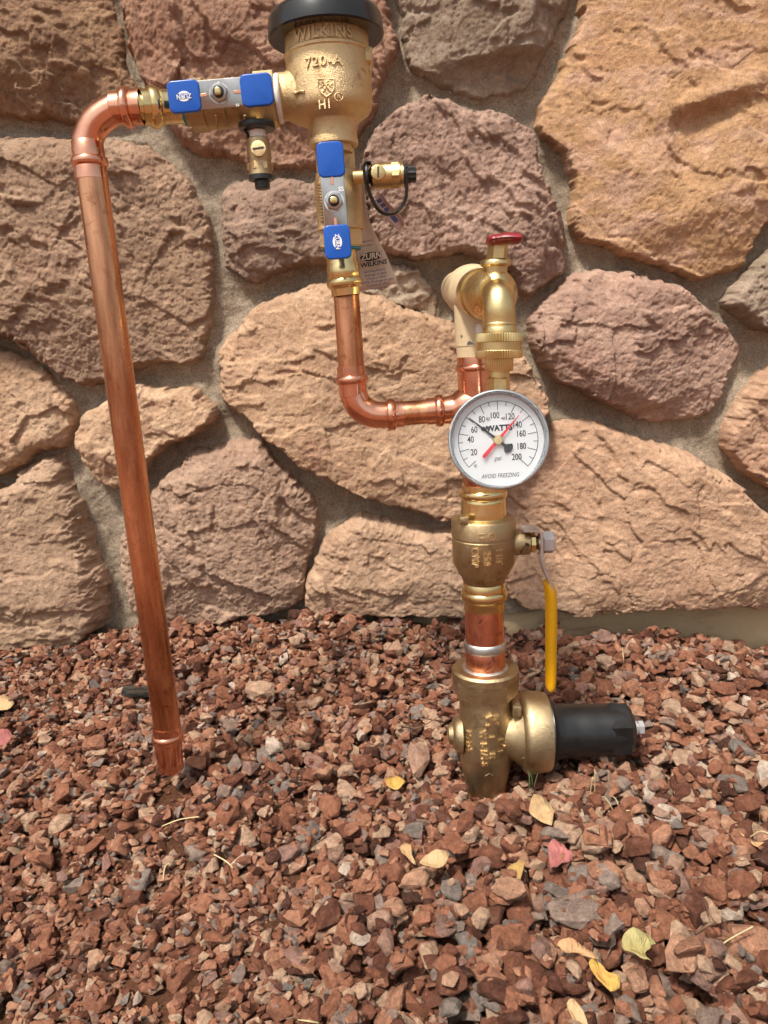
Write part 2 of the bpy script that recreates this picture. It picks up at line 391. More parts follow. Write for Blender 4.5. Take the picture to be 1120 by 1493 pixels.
# outline in photo pixels, protrusion, edge width, colours a/b/c, planar cuts (px,py,dirx,diry(up),slope), roughness
ST = [
 ([(-220,-230),(145,-230),(160,0),(172,40),(178,80),(196,125),(190,150),(120,180),(60,170),(0,163),(-220,160)], .034, .020,
  (0.3150,0.1881,0.1115),(0.2520,0.1485,0.0937),(0.3780,0.2376,0.1384), [(148,0,1,.1,.8),(60,120,.2,-1,.35)], 1.2, 'brown stone in the top left corner of the wall'),
 ([(173,-230),(175,0),(178,20),(190,70),(207,118),(235,165),(253,202),(282,222),(331,224),(369,241),(417,243),(456,237),(528,193),(562,106),(577,63),(567,0),(560,-230)], .048, .014,
  (0.3780,0.2128,0.1384),(0.3045,0.1732,0.1160),(0.4410,0.2681,0.1824), [(500,60,1,.2,.25)], 1.1, 'reddish stone behind the top pipe and blue horizontal handle'),
 ([(588,-230),(590,50),(597,95),(640,115),(690,137),(725,134),(775,120),(800,70),(820,30),(835,0),(850,-230)], .040, .014,
  (0.3150,0.2376,0.1696),(0.2730,0.1980,0.1384),(0.3885,0.3023,0.2290), [(690,85,.1,-1,1.9),(770,20,1,0,.8),(660,0,-1,.2,.4)], .9, 'grey brown stone with a dark undercut bottom edge at the top'),
 ([(860,-230),(852,0),(840,50),(810,115),(787,150),(790,190),(820,215),(835,250),(835,325),(860,350),(920,370),(980,397),(1020,407),(1090,387),(1110,335),(1130,318),(1330,280),(1370,-230)], .042, .012,
  (0.5063,0.3039,0.1590),(0.4921,0.2894,0.1540),(0.6140,0.3890,0.2717), [], .75, 'large orange stone in the upper right of the wall'),
 ([(600,148),(622,140),(705,162),(760,180),(780,200),(786,240),(810,295),(825,340),(826,392),(800,412),(766,430),(752,402),(725,385),(680,370),(635,373),(595,373),(557,364),(540,330),(535,290),(530,245),(545,200),(570,165)], .036, .010,
  (0.3885,0.2535,0.1916),(0.3150,0.2029,0.1517),(0.4708,0.3169,0.2420), [(800,330,1,-.3,.5)], 1.25, 'mauve stone behind the red faucet handle'),
 ([(318,275),(345,262),(400,260),(470,262),(515,255),(530,300),(528,360),(515,385),(450,382),(400,395),(370,412),(345,402),(325,385),(322,330)], .028, .014,
  (0.3465,0.2376,0.1696),(0.2835,0.1930,0.1428),(0.4280,0.2925,0.2191), [(380,290,-.4,1,.5),(360,350,-1,-.6,.35)], 1.2, 'small mauve grey stone left of the vertical blue handle'),
 ([(-220,200),(0,196),(100,197),(200,200),(220,213),(250,240),(280,280),(300,320),(306,350),(305,450),(300,490),(290,525),(240,530),(195,536),(155,560),(120,560),(75,540),(30,505),(0,488),(-220,470)], .042, .018,
  (0.3780,0.2475,0.1589),(0.3045,0.1980,0.1339),(0.4494,0.2974,0.2009), [(150,240,0,1,.45),(285,420,1,0,.4)], 1.25, 'large brown stone left, crossed by the leaning copper pipe'),
 ([(-180,490),(0,506),(30,522),(65,542),(92,572),(105,585),(100,615),(90,650),(50,660),(0,690),(-180,700)], .032, .014,
  (0.5350,0.3510,0.2236),(0.4708,0.3023,0.1917),(0.5885,0.4095,0.2693), [(60,640,.3,-1,.4)], 1.1, 'pale tan stone at the left edge, middle height'),
 ([(0,712),(30,686),(75,670),(95,690),(115,740),(130,790),(150,840),(152,880),(140,915),(100,940),(0,940),(-180,945),(-180,716)], .050, .030,
  (0.4387,0.2925,0.1962),(0.3727,0.2475,0.1607),(0.5029,0.3364,0.2283), [], .9, 'rounded stone in the lower left corner standing in the gravel'),
 ([(110,630),(120,605),(150,585),(200,567),(280,565),(300,585),(311,604),(285,632),(250,645),(215,675),(200,700),(170,712),(145,700),(120,670)], .040, .011,
  (0.5457,0.3559,0.2236),(0.4708,0.2974,0.1871),(0.5992,0.4095,0.2693), [(150,660,-.4,-1,.55)], 1.0, 'small pale tan stone behind the middle of the copper pipe'),
 ([(250,685),(285,655),(320,650),(380,643),(402,675),(440,710),(462,740),(458,790),(446,835),(440,878),(400,895),(350,905),(280,920),(240,920),(200,905),(176,860),(172,820),(178,765),(200,740),(225,710)], .040, .016,
  (0.4173,0.2730,0.1917),(0.3465,0.2277,0.1589),(0.4815,0.3266,0.2329), [(300,690,-.2,1,.55),(430,780,1,-.1,.35)], 1.2, 'grey brown stone at the bottom right of the leaning copper pipe'),
 ([(315,535),(318,508),(340,480),(380,445),(430,420),(480,413),(530,424),(600,452),(640,464),(700,475),(760,520),(790,556),(797,585),(782,615),(755,655),(725,720),(700,752),(670,757),(635,755),(590,740),(560,731),(520,720),(450,685),(390,640),(345,600),(325,585)], .044, .014,
  (0.5350,0.3412,0.2100),(0.4708,0.2974,0.1871),(0.5885,0.3949,0.2556), [(640,690,.2,-1,.22)], .8, 'large tan stone in the middle behind the copper elbow and tee'),
 ([(525,748),(570,762),(620,775),(680,775),(702,820),(697,880),(677,899),(560,898),(460,896),(442,880),(446,850),(460,815),(480,780)], .038, .016,
  (0.4922,0.3217,0.2100),(0.4280,0.2779,0.1826),(0.5564,0.3754,0.2511), [(560,850,0,-1,.35)], 1.0, 'low tan stone left of the brass ball valve'),
 ([(800,630),(812,614),(870,614),(940,640),(1010,665),(1080,710),(1120,750),(1350,860),(1350,892),(1120,885),(1040,882),(980,880),(940,887),(850,899),(810,889),(770,892),(742,874),(732,840),(736,760),(742,700),(770,668)], .048, .016,
  (0.5243,0.3266,0.2054),(0.4601,0.2828,0.1826),(0.5778,0.3754,0.2465), [(900,860,0,-1,.3)], .85, 'large tan stone in the lower right behind the yellow lever'),
 ([(770,465),(785,515),(820,555),(880,585),(955,615),(1040,605),(1066,555),(1088,520),(1085,500),(1050,460),(1020,437),(985,410),(910,395),(870,392),(830,405),(795,435)], .046, .012,
  (0.4601,0.2925,0.2145),(0.3360,0.2128,0.1607),(0.5136,0.3412,0.2556), [(860,540,-.5,-1,.9),(930,470,.95,-.25,.42),(1000,570,.3,-1,1.1),(830,440,-1,.6,.5)], 1.1, 'mauve stone with slanting facets right of the gauge'),
 ([(1125,538),(1090,570),(1065,610),(1055,640),(1070,670),(1100,695),(1120,712),(1250,790),(1330,700),(1300,560),(1200,500)], .040, .014,
  (0.5029,0.3071,0.1917),(0.4305,0.2632,0.1730),(0.5564,0.3608,0.2374), [], 1.0, 'tan stone cut off by the right edge of the view'),
 ([(1122,365),(1095,395),(1065,420),(1058,445),(1080,460),(1120,480),(1280,490),(1330,330),(1200,335)], .030, .010,
  (0.3465,0.2673,0.1874),(0.2940,0.2228,0.1561),(0.4280,0.3217,0.2420), [], 1.2, 'grey stone at the right edge under the orange stone'),
 ([(535,388),(570,380),(610,392),(632,425),(641,455),(632,466),(600,453),(560,438),(530,424)], .016, .006,
  (0.3780,0.2871,0.2009),(0.3255,0.2475,0.1741),(0.4494,0.3364,0.2465), [], 1.0, 'small thin grey stone sliver below the paper tag'),
]
wall = thing('stone_wall', (0, DW, 0), 'rough veneer wall of irregular tan, orange and mauve stones set in mortar behind the pipes', 'wall')
polys = []
for k, (pts, Hh, ew, ca, cb, cc, cuts, ro, lab) in enumerate(ST):
    poly = smooth_poly([wxz(*p) for p in pts]); polys.append(poly)
    pa = np.array(poly); x0, z0 = pa.min(0)-.012; x1, z1 = pa.max(0)+.012
    st = .0015
    X, Z = np.meshgrid(np.arange(x0, x1, st), np.arange(z0, z1, st))
    s = sdf(poly, X, Z)
    s = s+.0008+.0058*fbm(X*22, Z*22, 3, k)+.0032*fbm(X*95, Z*95, 4, k+40, gain=.6)
    gz, gx = np.gradient(s, st); gl = np.sqrt(gx**2+gz**2)+1e-6
    upf = -gz/gl                                   # +1 at the top edge, -1 at the bottom edge
    wdt = np.clip(ew*.60*(1+.62*upf+1.4*fbm(X*14, Z*14, 2, k+9)), .0026, .05)
    u = np.clip(s/wdt, 0, 1)
    prof = np.sqrt(np.clip(1-(1-u)**2, 0, 1))
    # broken rock: broad split faces, a few ledges and cracks, granular grain
    wx = X+.016*fbm(X*10, Z*10, 3, k+60); wz = Z+.016*fbm(X*10, Z*10, 3, k+61)
    a = .5+.5*math.sin(k*2.1); xr = wx*math.cos(a)-wz*math.sin(a); zr = wx*math.sin(a)+wz*math.cos(a)
    big = .011*fbm(X*5.5, Z*5.5, 2, k+20)+(0 if k == 3 else .036)*chips(xr*11+k*.37, zr*14, k+7, .13)
    sg = lambda v, w_: 1/(1+np.exp(-np.clip(v/w_, -30, 30)))
    t1 = fbm(xr*6, zr*13, 4, k+30, gain=.6); t2 = fbm(xr*9+5, zr*17, 4, k+31, gain=.6); msk = sg(fbm(X*9, Z*9, 2, k+33)-.05, .06)
    led = .0050*sg(t1-.22, .012)-.0038*sg(-t2-.25, .012)*msk
    crk = -.0022*np.exp(-np.abs(fbm(xr*7, zr*12, 4, k+35, gain=.55))/.010)*sg(fbm(X*7, Z*7, 2, k+36)-.12, .05)
    grain = .0016*fbm(X*75, Z*75, 4, k+70, gain=.75)+.0011*fbm(X*210, Z*210, 3, k+80, gain=.8)+.0009*np.abs(fbm(X*400, Z*400, 2, k+81))
    pits = -.0016*np.clip(perlin(X*150, Z*150, k+83)-.28, 0, .2)/.2*sg(fbm(X*12, Z*12, 2, k+84), .1)
    wx2 = X+.004*fbm(X*60, Z*60, 2, k+62); wz2 = Z+.004*fbm(X*60, Z*60, 2, k+63)
    ch = .024*chips(wx2*38+k, wz2*46, k, .22)+.009*chips(wx2*105, wz2*120+k, k+50, .24)+.0045*chips(X*230, Z*250, k+99, .22)
    cut = 0*X
    for (cx, cy, dx, dy, sl_) in cuts:
        qx, qz = wxz(cx, cy); L = math.hypot(dx, dy)
        dd = ((X-qx)*dx+(Z-qz)*dy)/L+.004*fbm(X*30, Z*30, 3, k+90)
        cut = cut+sl_*np.maximum(0, dd)*(.75)
    fr_n = np.random.default_rng(k+11); cxx, czz = (x0+x1)/2, (z0+z1)/2; rx, rz = (x1-x0)/2, (z1-z0)/2
    for _ in range(7):
        a_ = fr_n.uniform(0, 6.283); ux, uz = math.cos(a_), math.sin(a_); off = fr_n.uniform(.25, .8); sl_ = fr_n.uniform(.06, .30)
        dd = (X-cxx)*ux+(Z-czz)*uz-off*math.hypot(rx*ux, rz*uz)+.007*fbm(X*18, Z*18, 3, k+95)
        cut = cut+sl_*np.maximum(0, dd)
    cut = Hh*.72*np.tanh(cut/(Hh*.72))
    h = Hh+big-cut+ro*.78*(led+crk+ch*.36+grain+pits)
    h = np.maximum(h, .006)
    if k == 3:   # hollows and a lip on the orange stone
        for (cx, cy, sx, sy, dep) in ((1030,172,.045,.012,-.012),(1030,150,.05,.012,.008),(1010,205,.03,.03,-.006),(985,250,.02,.05,-.006)):
            qx, qz = wxz(cx, cy); h = h+dep*np.exp(-((X-qx)/sx)**2-((Z-qz-(X-qx)*.25)/sy)**2)
    H = np.where(s > 0, h*prof, s*1.4)
    sm = stone_mat('stone_%d' % k, ca, cb, cc, ro)
    o = grid_obj('stone', H, X, Z, s > -.006, sm, wall)
    setp(o, label=lab)
# mortar
def mortar_h(X, Z, dmin):
    return (.004*fbm(X*12, Z*12, 3, 5)+.0026*fbm(X*50, Z*50, 4, 6)+.0013*fbm(X*230, Z*230, 3, 8)
            +.008*np.exp(-np.abs(dmin)/.008)-.0045)
ZB = .055
x0, z0 = wxz(-260, 0)[0], ZB-.02; x1, z1 = wxz(1400, 0)[0], wxz(560, -250)[1]
X, Z = np.meshgrid(np.arange(x0, x1, .0025), np.arange(z0, z1, .0025))
S = np.full(X.shape, -9.0)
for p_ in polys: S = np.maximum(S, sdf(p_, X, Z))
m = M('mortar')
c = m.mix(m.ramp(m.noise(9, 4, .6), [(.35, 0), (.65, 1)]), (.31, .245, .175), (.38, .305, .225))
c = m.mix(1.0, c, m.ramp(m.noise(480, 4, .75), [(.3, .60), (.5, 1), (.7, 1.42)]), 'MULTIPLY')
c = m.mix(1.0, c, m.ramp(m.noise(60, 4, .7), [(.3, .76), (.7, 1.18)]), 'MULTIPLY')
m.set(c, .95, 0, .2); n1 = m.bump(m.noise(260, 5, .75), .004, .9); m.bump(m.noise(900, 3, .7), .0015, .9, n1)
MT['mortar'] = m.m
edge_l = wxz(200, 0)[0]
base_edge = np.where(X < wxz(446, 880)[0], -.05, ZB+.004*fbm(X*30, X*0, 3, 3))
grid_obj('mortar', mortar_h(X, Z, S), X, Z, (S < .012) & (Z > base_edge), MT['mortar'], wall)
# foundation strip behind and below the veneer
m = M('foundation_paint')
c = m.mix(m.ramp(m.noise(14, 5, .6), [(.35, 0), (.7, 1)]), (.60, .46, .27), (.50, .37, .21))
c = m.mix(m.ramp(m.noise(26, 5, .7, (.4, 1, 2)), [(.55, 0), (.75, .55)]), c, (.20, .11, .065))
m.set(c, .85); m.bump(m.noise(120, 5, .7), .0015)
X, Z = np.meshgrid(np.arange(-2.6, 2.6, .01), np.arange(-.1, .13, .006))
grid_obj('foundation', .0015*fbm(X*15, Z*15, 3, 4), X, Z, X > -9, m.m, wall, y0=DW+.010)
# the wall goes on outside the view: a ring of plainer stones and mortar
outer = []
rr = random.Random(3)
zt = wxz(560, -240)[1]
cells = []
z_ = .07
while z_ < 1.9:
    hh = rr.uniform(.2, .3); x_ = -2.4
    while x_ < 2.4:
        ww = rr.uniform(.22, .42)
        if not (x_+ww > x0+.03 and x_ < x1-.03 and z_ < zt-.02): cells.append((x_, z_, ww, hh))
        x_ += ww
    z_ += hh
cols = [ST[i][3:6] for i in (0, 1, 3, 4, 6, 7, 11, 13)]
omats = [stone_mat('outer_stone_%d' % i, *cols[i]) for i in range(8)]
for q, (cx, cz, ww, hh) in enumerate(cells):
    n = rr.randint(7, 10); g = .014
    lo, hi = cx+g, cx+ww-g
    if lo < x1-.0 and hi > x0 and cz < zt: 
        if cx < x0: hi = min(hi, x0-.005)
        else: lo = max(lo, x1+.005)
        if hi-lo < .05: continue
    pts = []
    for i in range(n):
        a = 2*math.pi*i/n+rr.uniform(-.2, .2); ca_, sa_ = math.cos(a), math.sin(a)
        e = (abs(ca_)**3.2+abs(sa_)**3.2)**(-1/3.2)
        pts.append(((lo+hi)/2+ca_*e*(hi-lo)/2*rr.uniform(.9, 1.03), cz+hh/2+sa_*e*(hh/2-g)*rr.uniform(.88, 1.03)))
    pts = smooth_poly(pts, 3); pa = np.array(pts); a0 = pa.min(0)-.015; a1 = pa.max(0)+.015
    X, Z = np.meshgrid(np.arange(a0[0], a1[0], .0075), np.arange(a0[1], a1[1], .0075))
    s = sdf(pts, X, Z)+.006*fbm(X*20, Z*20, 3, q)
    u = np.clip(s/.018, 0, 1); pr = np.sqrt(1-(1-u)**2)
    H = np.where(s > 0, (.038+.012*fbm(X*7, Z*7, 2, q)+.006*fbm(X*25, Z*30, 4, q+3, True))*pr, s*1.5)
    grid_obj('stone', H, X, Z, s > -.012, omats[rr.randrange(8)], wall)
X, Z = np.meshgrid(np.arange(-2.6, 2.6, .02), np.arange(ZB, 2.0, .02))
kp = ~((X > x0+.01) & (X < x1-.01) & (Z < z1-.01))
grid_obj('mortar', np.zeros(X.shape)-.001+.002*fbm(X*8, Z*8, 2), X, Z, kp, MT['mortar'], wall)
# ---------------------------------------------------------------- ground
CTL = [(0,925,.92),(150,915,.92),(300,905,.92),(450,885,.92),(600,900,.92),(700,912,.92),(810,928,.93),(940,922,.93),(1060,938,.93),(1120,950,.93),
       (235,1140,.60),(708,1140,.60),(708,1136,.63),(770,1165,.62),(660,1180,.62),(800,1160,.60),(650,1165,.60),(150,1060,.70),(380,1060,.70),(800,1140,.62),(950,1060,.70)]
cpts = [P(*c_) for c_ in CTL] + [Vector((x, y, z)) for x, y, z in ((-.9,.9,.02),(.9,.9,-.01),(-.9,.5,.02),(.9,.5,0),(-.3,.38,.0),(0,.38,0),(.3,.38,0),(-.2,.48,.01),(.2,.48,0),(0,.2,0),(-.5,.2,0),(.5,.2,0))]
CP = np.array([tuple(c_) for c_ in cpts])
def ground(x, y):
    x = np.asarray(x, float); y = np.asarray(y, float); num = 0; den = 1e-9
    for (a, b, c_) in CP:
        w_ = 1/((x-a)**2+(y-b)**2+.0030)**1.6; num = num+w_*c_; den = den+w_
    g = num/den
    far = np.clip((np.hypot(x, y-.6)-1.0)/.5, 0, 1)
    return g*(1-far)
def G(px, py, off=0.0):
    lo, hi = .2, 1.2
    for _ in range(40):
        mid = (lo+hi)/2; p = P(px, py, mid)
        if p.z > float(ground(p.x, p.y))+off: lo = mid
        else: hi = mid
    return P(px, py, lo)
m = M('soil')
c = m.mix(m.ramp(m.noise(30, 5, .6), [(.35, 0), (.65, 1)]), (.105, .045, .026), (.17, .078, .044))
c = m.mix(1.0, c, m.ramp(m.noise(420, 5, .75), [(.3, .6), (.7, 1.5)]), 'MULTIPLY')
m.set(c, .97, 0, .1); n1 = m.bump(m.noise(220, 6, .75), .006); m.bump(m.noise(800, 3, .7), .0015, 1, n1)
MT['soil'] = m.m
m = M('distant_gravel')
v = m.n('ShaderNodeTexVoronoi'); v.inputs['Scale'].default_value = 75; m.l(m.tc.outputs['Object'], v.inputs['Vector'])
c = m.ramp(v.outputs['Color'], [(.1, (.10, .04, .025)), (.4, (.22, .09, .055)), (.65, (.32, .16, .10)), (.9, (.26, .2, .17))])
m.set(c, .95, 0, .15); m.bump(v.outputs['Distance'], -.01)
xs = np.concatenate([-np.geomspace(60, 1.02, 26), np.arange(-1.0, 1.001, .008), np.geomspace(1.02, 60, 26)])
ys = np.concatenate([-np.geomspace(80, .02, 30), np.arange(0, 1.001, .008)])
X, Y = np.meshgrid(xs, ys)
hz = ground(X, Y)-np.where((np.abs(X) < .75) & (Y > .2), .0135, .0)+.004*fbm(X*25, Y*25, 3, 2)+.002*fbm(X*110, Y*110, 3, 4)
nz, nx = X.shape; idx = np.arange(nz*nx).reshape(nz, nx)
Q = np.stack([idx[:-1, :-1].ravel(), idx[:-1, 1:].ravel(), idx[1:, 1:].ravel(), idx[1:, :-1].ravel()], -1)
gme = np_mesh('ground', np.stack([X, Y, hz], -1).reshape(-1, 3), Q, MT['soil'], smooth=True)
gme.materials.append(m.m)
cxq = X.ravel()[Q].mean(1); cyq = Y.ravel()[Q].mean(1)
gme.polygons.foreach_set('material_index', ((np.abs(cxq) > .72) | (cyq < .22)).astype(np.int32))
gr = bpy.data.objects.new('ground', gme); COL.objects.link(gr); setp(gr, kind='structure')
# gravel material, colour by stone
m = M('gravel')
at = m.n('ShaderNodeAttribute'); at.attribute_name = 'rnd'
base = m.ramp(at.outputs['Fac'], [(0, (.095, .042, .028)), (.15, (.17, .070, .044)), (.33, (.27, .115, .068)), (.50, (.38, .175, .105)), (.62, (.47, .245, .155)),
    (.70, (.55, .33, .22)), (.77, (.56, .41, .29)), (.82, (.36, .205, .165)), (.88, (.34, .25, .205)), (.93, (.31, .265, .23)), (.97, (.22, .205, .19)), (1.0, (.66, .57, .47))])
base = m.mix(1.0, base, (1.06, .97, .92), 'MULTIPLY')
base = m.mix(1.0, base, m.ramp(m.noise(210, 6, .7), [(.3, .58), (.5, .95), (.72, 1.45)]), 'MULTIPLY')
dust = m.ramp(m.noise(90, 5, .7), [(.5, 0), (.75, .30)])
base = m.mix(dust, base, (.44, .27, .20))
m.set(base, .93, 0, .25)
n1 = m.bump(m.noise(230, 7, .75), .0062, 1.0); m.bump(m.noise(900, 4, .75), .0016, 1.0, n1)
MT['gravel'] = m.m
def rock_verts(seed, n, sub, lump=.0):
    r_ = random.Random(seed); bm = bmesh.new()
    for _ in range(n):
        v_ = Vector((r_.gauss(0, 1), r_.gauss(0, 1), r_.gauss(0, 1))).normalized()
        # push towards a box: angular crushed rock
        mx = max(abs(v_.x), abs(v_.y), abs(v_.z)); bm.verts.new(v_*(1/mx*.45+.55)*r_.uniform(.82, 1))
    bmesh.ops.convex_hull(bm, input=bm.verts)
    bmesh.ops.delete(bm, geom=[v_ for v_ in bm.verts if not v_.link_faces], context='VERTS')
    bmesh.ops.triangulate(bm, faces=bm.faces)
    if sub:
        bmesh.ops.bevel(bm, geom=list(bm.edges), offset=.055, segments=1, affect='EDGES')
        bmesh.ops.triangulate(bm, faces=bm.faces)
        if sub > 1:
            bmesh.ops.subdivide_edges(bm, edges=[e for e in bm.edges if e.calc_length() > .35], cuts=1)
            bmesh.ops.triangulate(bm, faces=bm.faces)
        for v_ in bm.verts:
            v_.co *= 1+r_.uniform(-lump, lump)
    bm.normal_update(); bm.verts.index_update()
    V_ = np.array([tuple(v_.co) for v_ in bm.verts]); T_ = np.array([[v_.index for v_ in f_.verts] for f_ in bm.faces if len(f_.verts) == 3])
    bm.free(); V_ -= (V_.max(0)+V_.min(0))/2; V_ /= (V_.max(0)-V_.min(0))/2
    return V_, T_
LOW = [rock_verts(i, 12, 0) for i in range(50)]
MID = [rock_verts(100+i, 15, 1, .03) for i in range(50)]
HIG = [rock_verts(300+i, 18, 2, .035) for i in range(60)]
def rnd_col():
    r_ = random.random()
    if r_ < .80: return min(.76, max(.0, random.gauss(.46, .25)))
    if r_ < .96: return random.uniform(.76, .93)
    if r_ < .99: return random.uniform(.93, .975)
    return 1.0
# height map for settling the stones
SOIL = .0135
hs = .002; hx0, hy0 = -.8, .15
hX, hY = np.meshgrid(np.arange(hx0, .8, hs), np.arange(hy0, .975, hs))
HM = ground(hX, hY)-SOIL
pr_c = P(708, 1150, .64); le_c = P(248, 1124, .60)
def blocked(x, y, r_):
    if math.hypot(x-le_c.x, y-le_c.y) < .013+r_*.75: return True
    if math.hypot(x-pr_c.x, y-pr_c.y) < .021+r_: return True
    if abs(x-pr_c.x) < .022 and pr_c.y-.05 < y < pr_c.y and r_ > .0062: return True
    if pr_c.x < x < pr_c.x+.05 and .595 < y < .665 and r_ > .0045: return True
    return False
def visible(x, y, mar=60):
    px, py = project(Vector((x, y, float(0.01)))); return -mar*1.6 < px < 1120+mar*1.6 and py < 1493+mar*1.5
def settle(x, y, ax, ay, az, rot, sink=.35, upd=True):
    i0 = int((x-max(ax, ay)-hx0)/hs); i1 = int((x+max(ax, ay)-hx0)/hs)+1
    j0 = int((y-max(ax, ay)-hy0)/hs); j1 = int((y+max(ax, ay)-hy0)/hs)+1
    i0 = max(i0, 0); j0 = max(j0, 0); i1 = min(i1, HM.shape[1]); j1 = min(j1, HM.shape[0])
    if i1-i0 < 1 or j1-j0 < 1: return None
    xx = hX[j0:j1, i0:i1]-x; yy = hY[j0:j1, i0:i1]-y
    c_, s_ = math.cos(rot), math.sin(rot); u_ = (xx*c_+yy*s_)/ax; v_ = (-xx*s_+yy*c_)/ay
    q = u_*u_+v_*v_; mk = q < 1
    if not mk.any(): return None
    sub = HM[j0:j1, i0:i1]; hv = sub[mk]
    zb = float(np.percentile(hv, 52))-az*sink*.8
    if upd:
        top = zb+az+az*np.sqrt(np.clip(1-q, 0, 1))*.95; sub[mk] = np.maximum(sub, top)[mk]
    return zb+az
fV, fT, fR = [], [], []; voff = 0
def emit(lib, x, y, z, ax, ay, az, rot, tilt, col):
    global voff
    V_, T_ = lib[random.randrange(len(lib))]
    Rm = (Matrix.Rotation(rot, 3, 'Z') @ Matrix.Rotation(tilt[0], 3, 'X') @ Matrix.Rotation(tilt[1], 3, 'Y'))
    W = (V_*np.array([ax, ay, az])) @ np.array(Rm).T+np.array([x, y, z])
    fV.append(W); fT.append(T_+voff); fR.append(np.full(len(W), col)); voff += len(W)
cand = []
def dirt_patch(x, y):
    return float(perlin(np.array(x*7.), np.array(y*7.), 33))
N = 0
bare = [G(255, 1450), G(400, 895), G(180, 1030), G(640, 1480), G(90, 985)]
for layer, cnt in ((0, 19000), (1, 20500)):
    for _ in range(cnt):
        x = random.uniform(-.62, .62); y = random.uniform(.25, .945)
        if not visible(x, y): continue
        px, py = project(Vector((x, y, .01)))
        big = .0032+.0020*min(1, max(0, px/1120))+(.0008 if py > 1150 and px > 500 else 0)-(.0004 if py > 1250 and px < 420 else 0)
        r_ = big*math.exp(random.gauss(0, .46)); r_ = min(r_, .0095)
        if random.random() < .02: r_ = min(r_*1.5, .011)
        db = min(math.hypot(x-b_.x, (y-b_.y)*1.3) for b_ in bare)
        if layer == 1 and db < .028 and random.random() < .8: continue
        if layer == 0 and db < .024 and random.random() < .6: continue
        if blocked(x, y, r_) : continue
        cand.append((layer, x, y, r_))
print('cand', len(cand))
big_i = sorted((c_[3]/c_[2], i) for i, c_ in enumerate(cand) if c_[0] == 1)[-268:]
bigset = {i for _, i in big_i}
indiv = []
for i, (layer, x, y, r_) in enumerate(cand):
    ax, ay, az = r_*random.uniform(.95, 1.35), r_*random.uniform(.7, 1.0), r_*random.uniform(.45, .8)
    rot = random.uniform(0, 6.28)
    if y+ax > DW+.004: continue
    z = settle(x, y, ax*.85, ay*.85, az*.85, rot)
    if z is None: continue
    tl = (random.gauss(0, .42), random.gauss(0, .42))
    if i in bigset: indiv.append((x, y, z, ax, ay, az, rot, tl, rnd_col()))
    else: emit(MID if (layer == 1 and r_ > .0046) else LOW, x, y, z, ax, ay, az, rot, tl, rnd_col())
mk_ = (np.abs(hX) < .3) & (hY > .45) & (hY < .9)
print('gravel mean above ground', float((HM-ground(hX, hY))[mk_].mean()), float(np.percentile((HM-ground(hX, hY))[mk_], 90)))
# stones one can pick out in the photograph: px, py, width, height (px), turn, colour
PICK = [(838,1355,72,46,.2,.90),(1068,1156,40,30,.3,.96),(886,1236,34,36,.8,.79),(1096,1396,52,56,0,.66),(655,1306,0,0,0,0),
 (102,1180,0,0,0,0),(372,1002,26,34,1.2,.80),(382,998,0,0,0,0),(378,1008,44,26,.4,.76),(434,1023,32,28,.2,.68),(201,1060,38,24,.7,.90),
 (456,1052,22,20,.5,.95),(136,1068,32,22,.3,.56),(60,1182,24,22,0,.66),(603,1212,30,22,0,.93),(612,1110,32,50,.2,.81),(560,1085,30,26,.1,.83),
 (917,1322,48,34,.2,.10),(845,1146,28,24,.3,.62),(786,1206,20,20,.2,.70),(752,1416,40,50,.3,.30),(320,1355,40,30,.1,.42),(478,1328,36,40,.2,.17),
 (440,1300,34,20,.4,.60),(490,1250,24,20,0,.78),(660,1312,34,30,.3,.95),(1000,1130,30,30,0,.88),(1080,1265,30,34,.3,.55),(1045,1222,30,28,.2,.66),
 (975,1010,30,18,.1,.50),(880,940,24,22,.1,.86),(700,1345,0,0,0,0),(745,1368,22,18,.2,.93),(578,1337,34,24,.1,.70),(870,1290,26,30,.5,.60),
 (1040,1440,34,26,.4,.86),(960,1462,34,30,.3,.62),(1000,1495,38,30,.3,.64),(930,1445,30,32,.2,.68),(770,1448,0,0,0,0),(985,1255,0,0,0,0)]
for (px, py, wd, ht, tn, colr) in PICK:
    if wd == 0: continue
    p = G(px, py, .006); k_ = mpp(px, py, p.y)
    ax, az = wd/2*k_*1.05, max(.004, ht/2*k_*.55); ay = ht/2*k_*1.25
    z = settle(p.x, p.y, ax*.8, ay*.8, az*.85, tn*.3, .2)
    if z is None: continue
    indiv.append((p.x, p.y, z, ax, ay, az, tn*.3, (.25, random.gauss(0, .1)), colr))
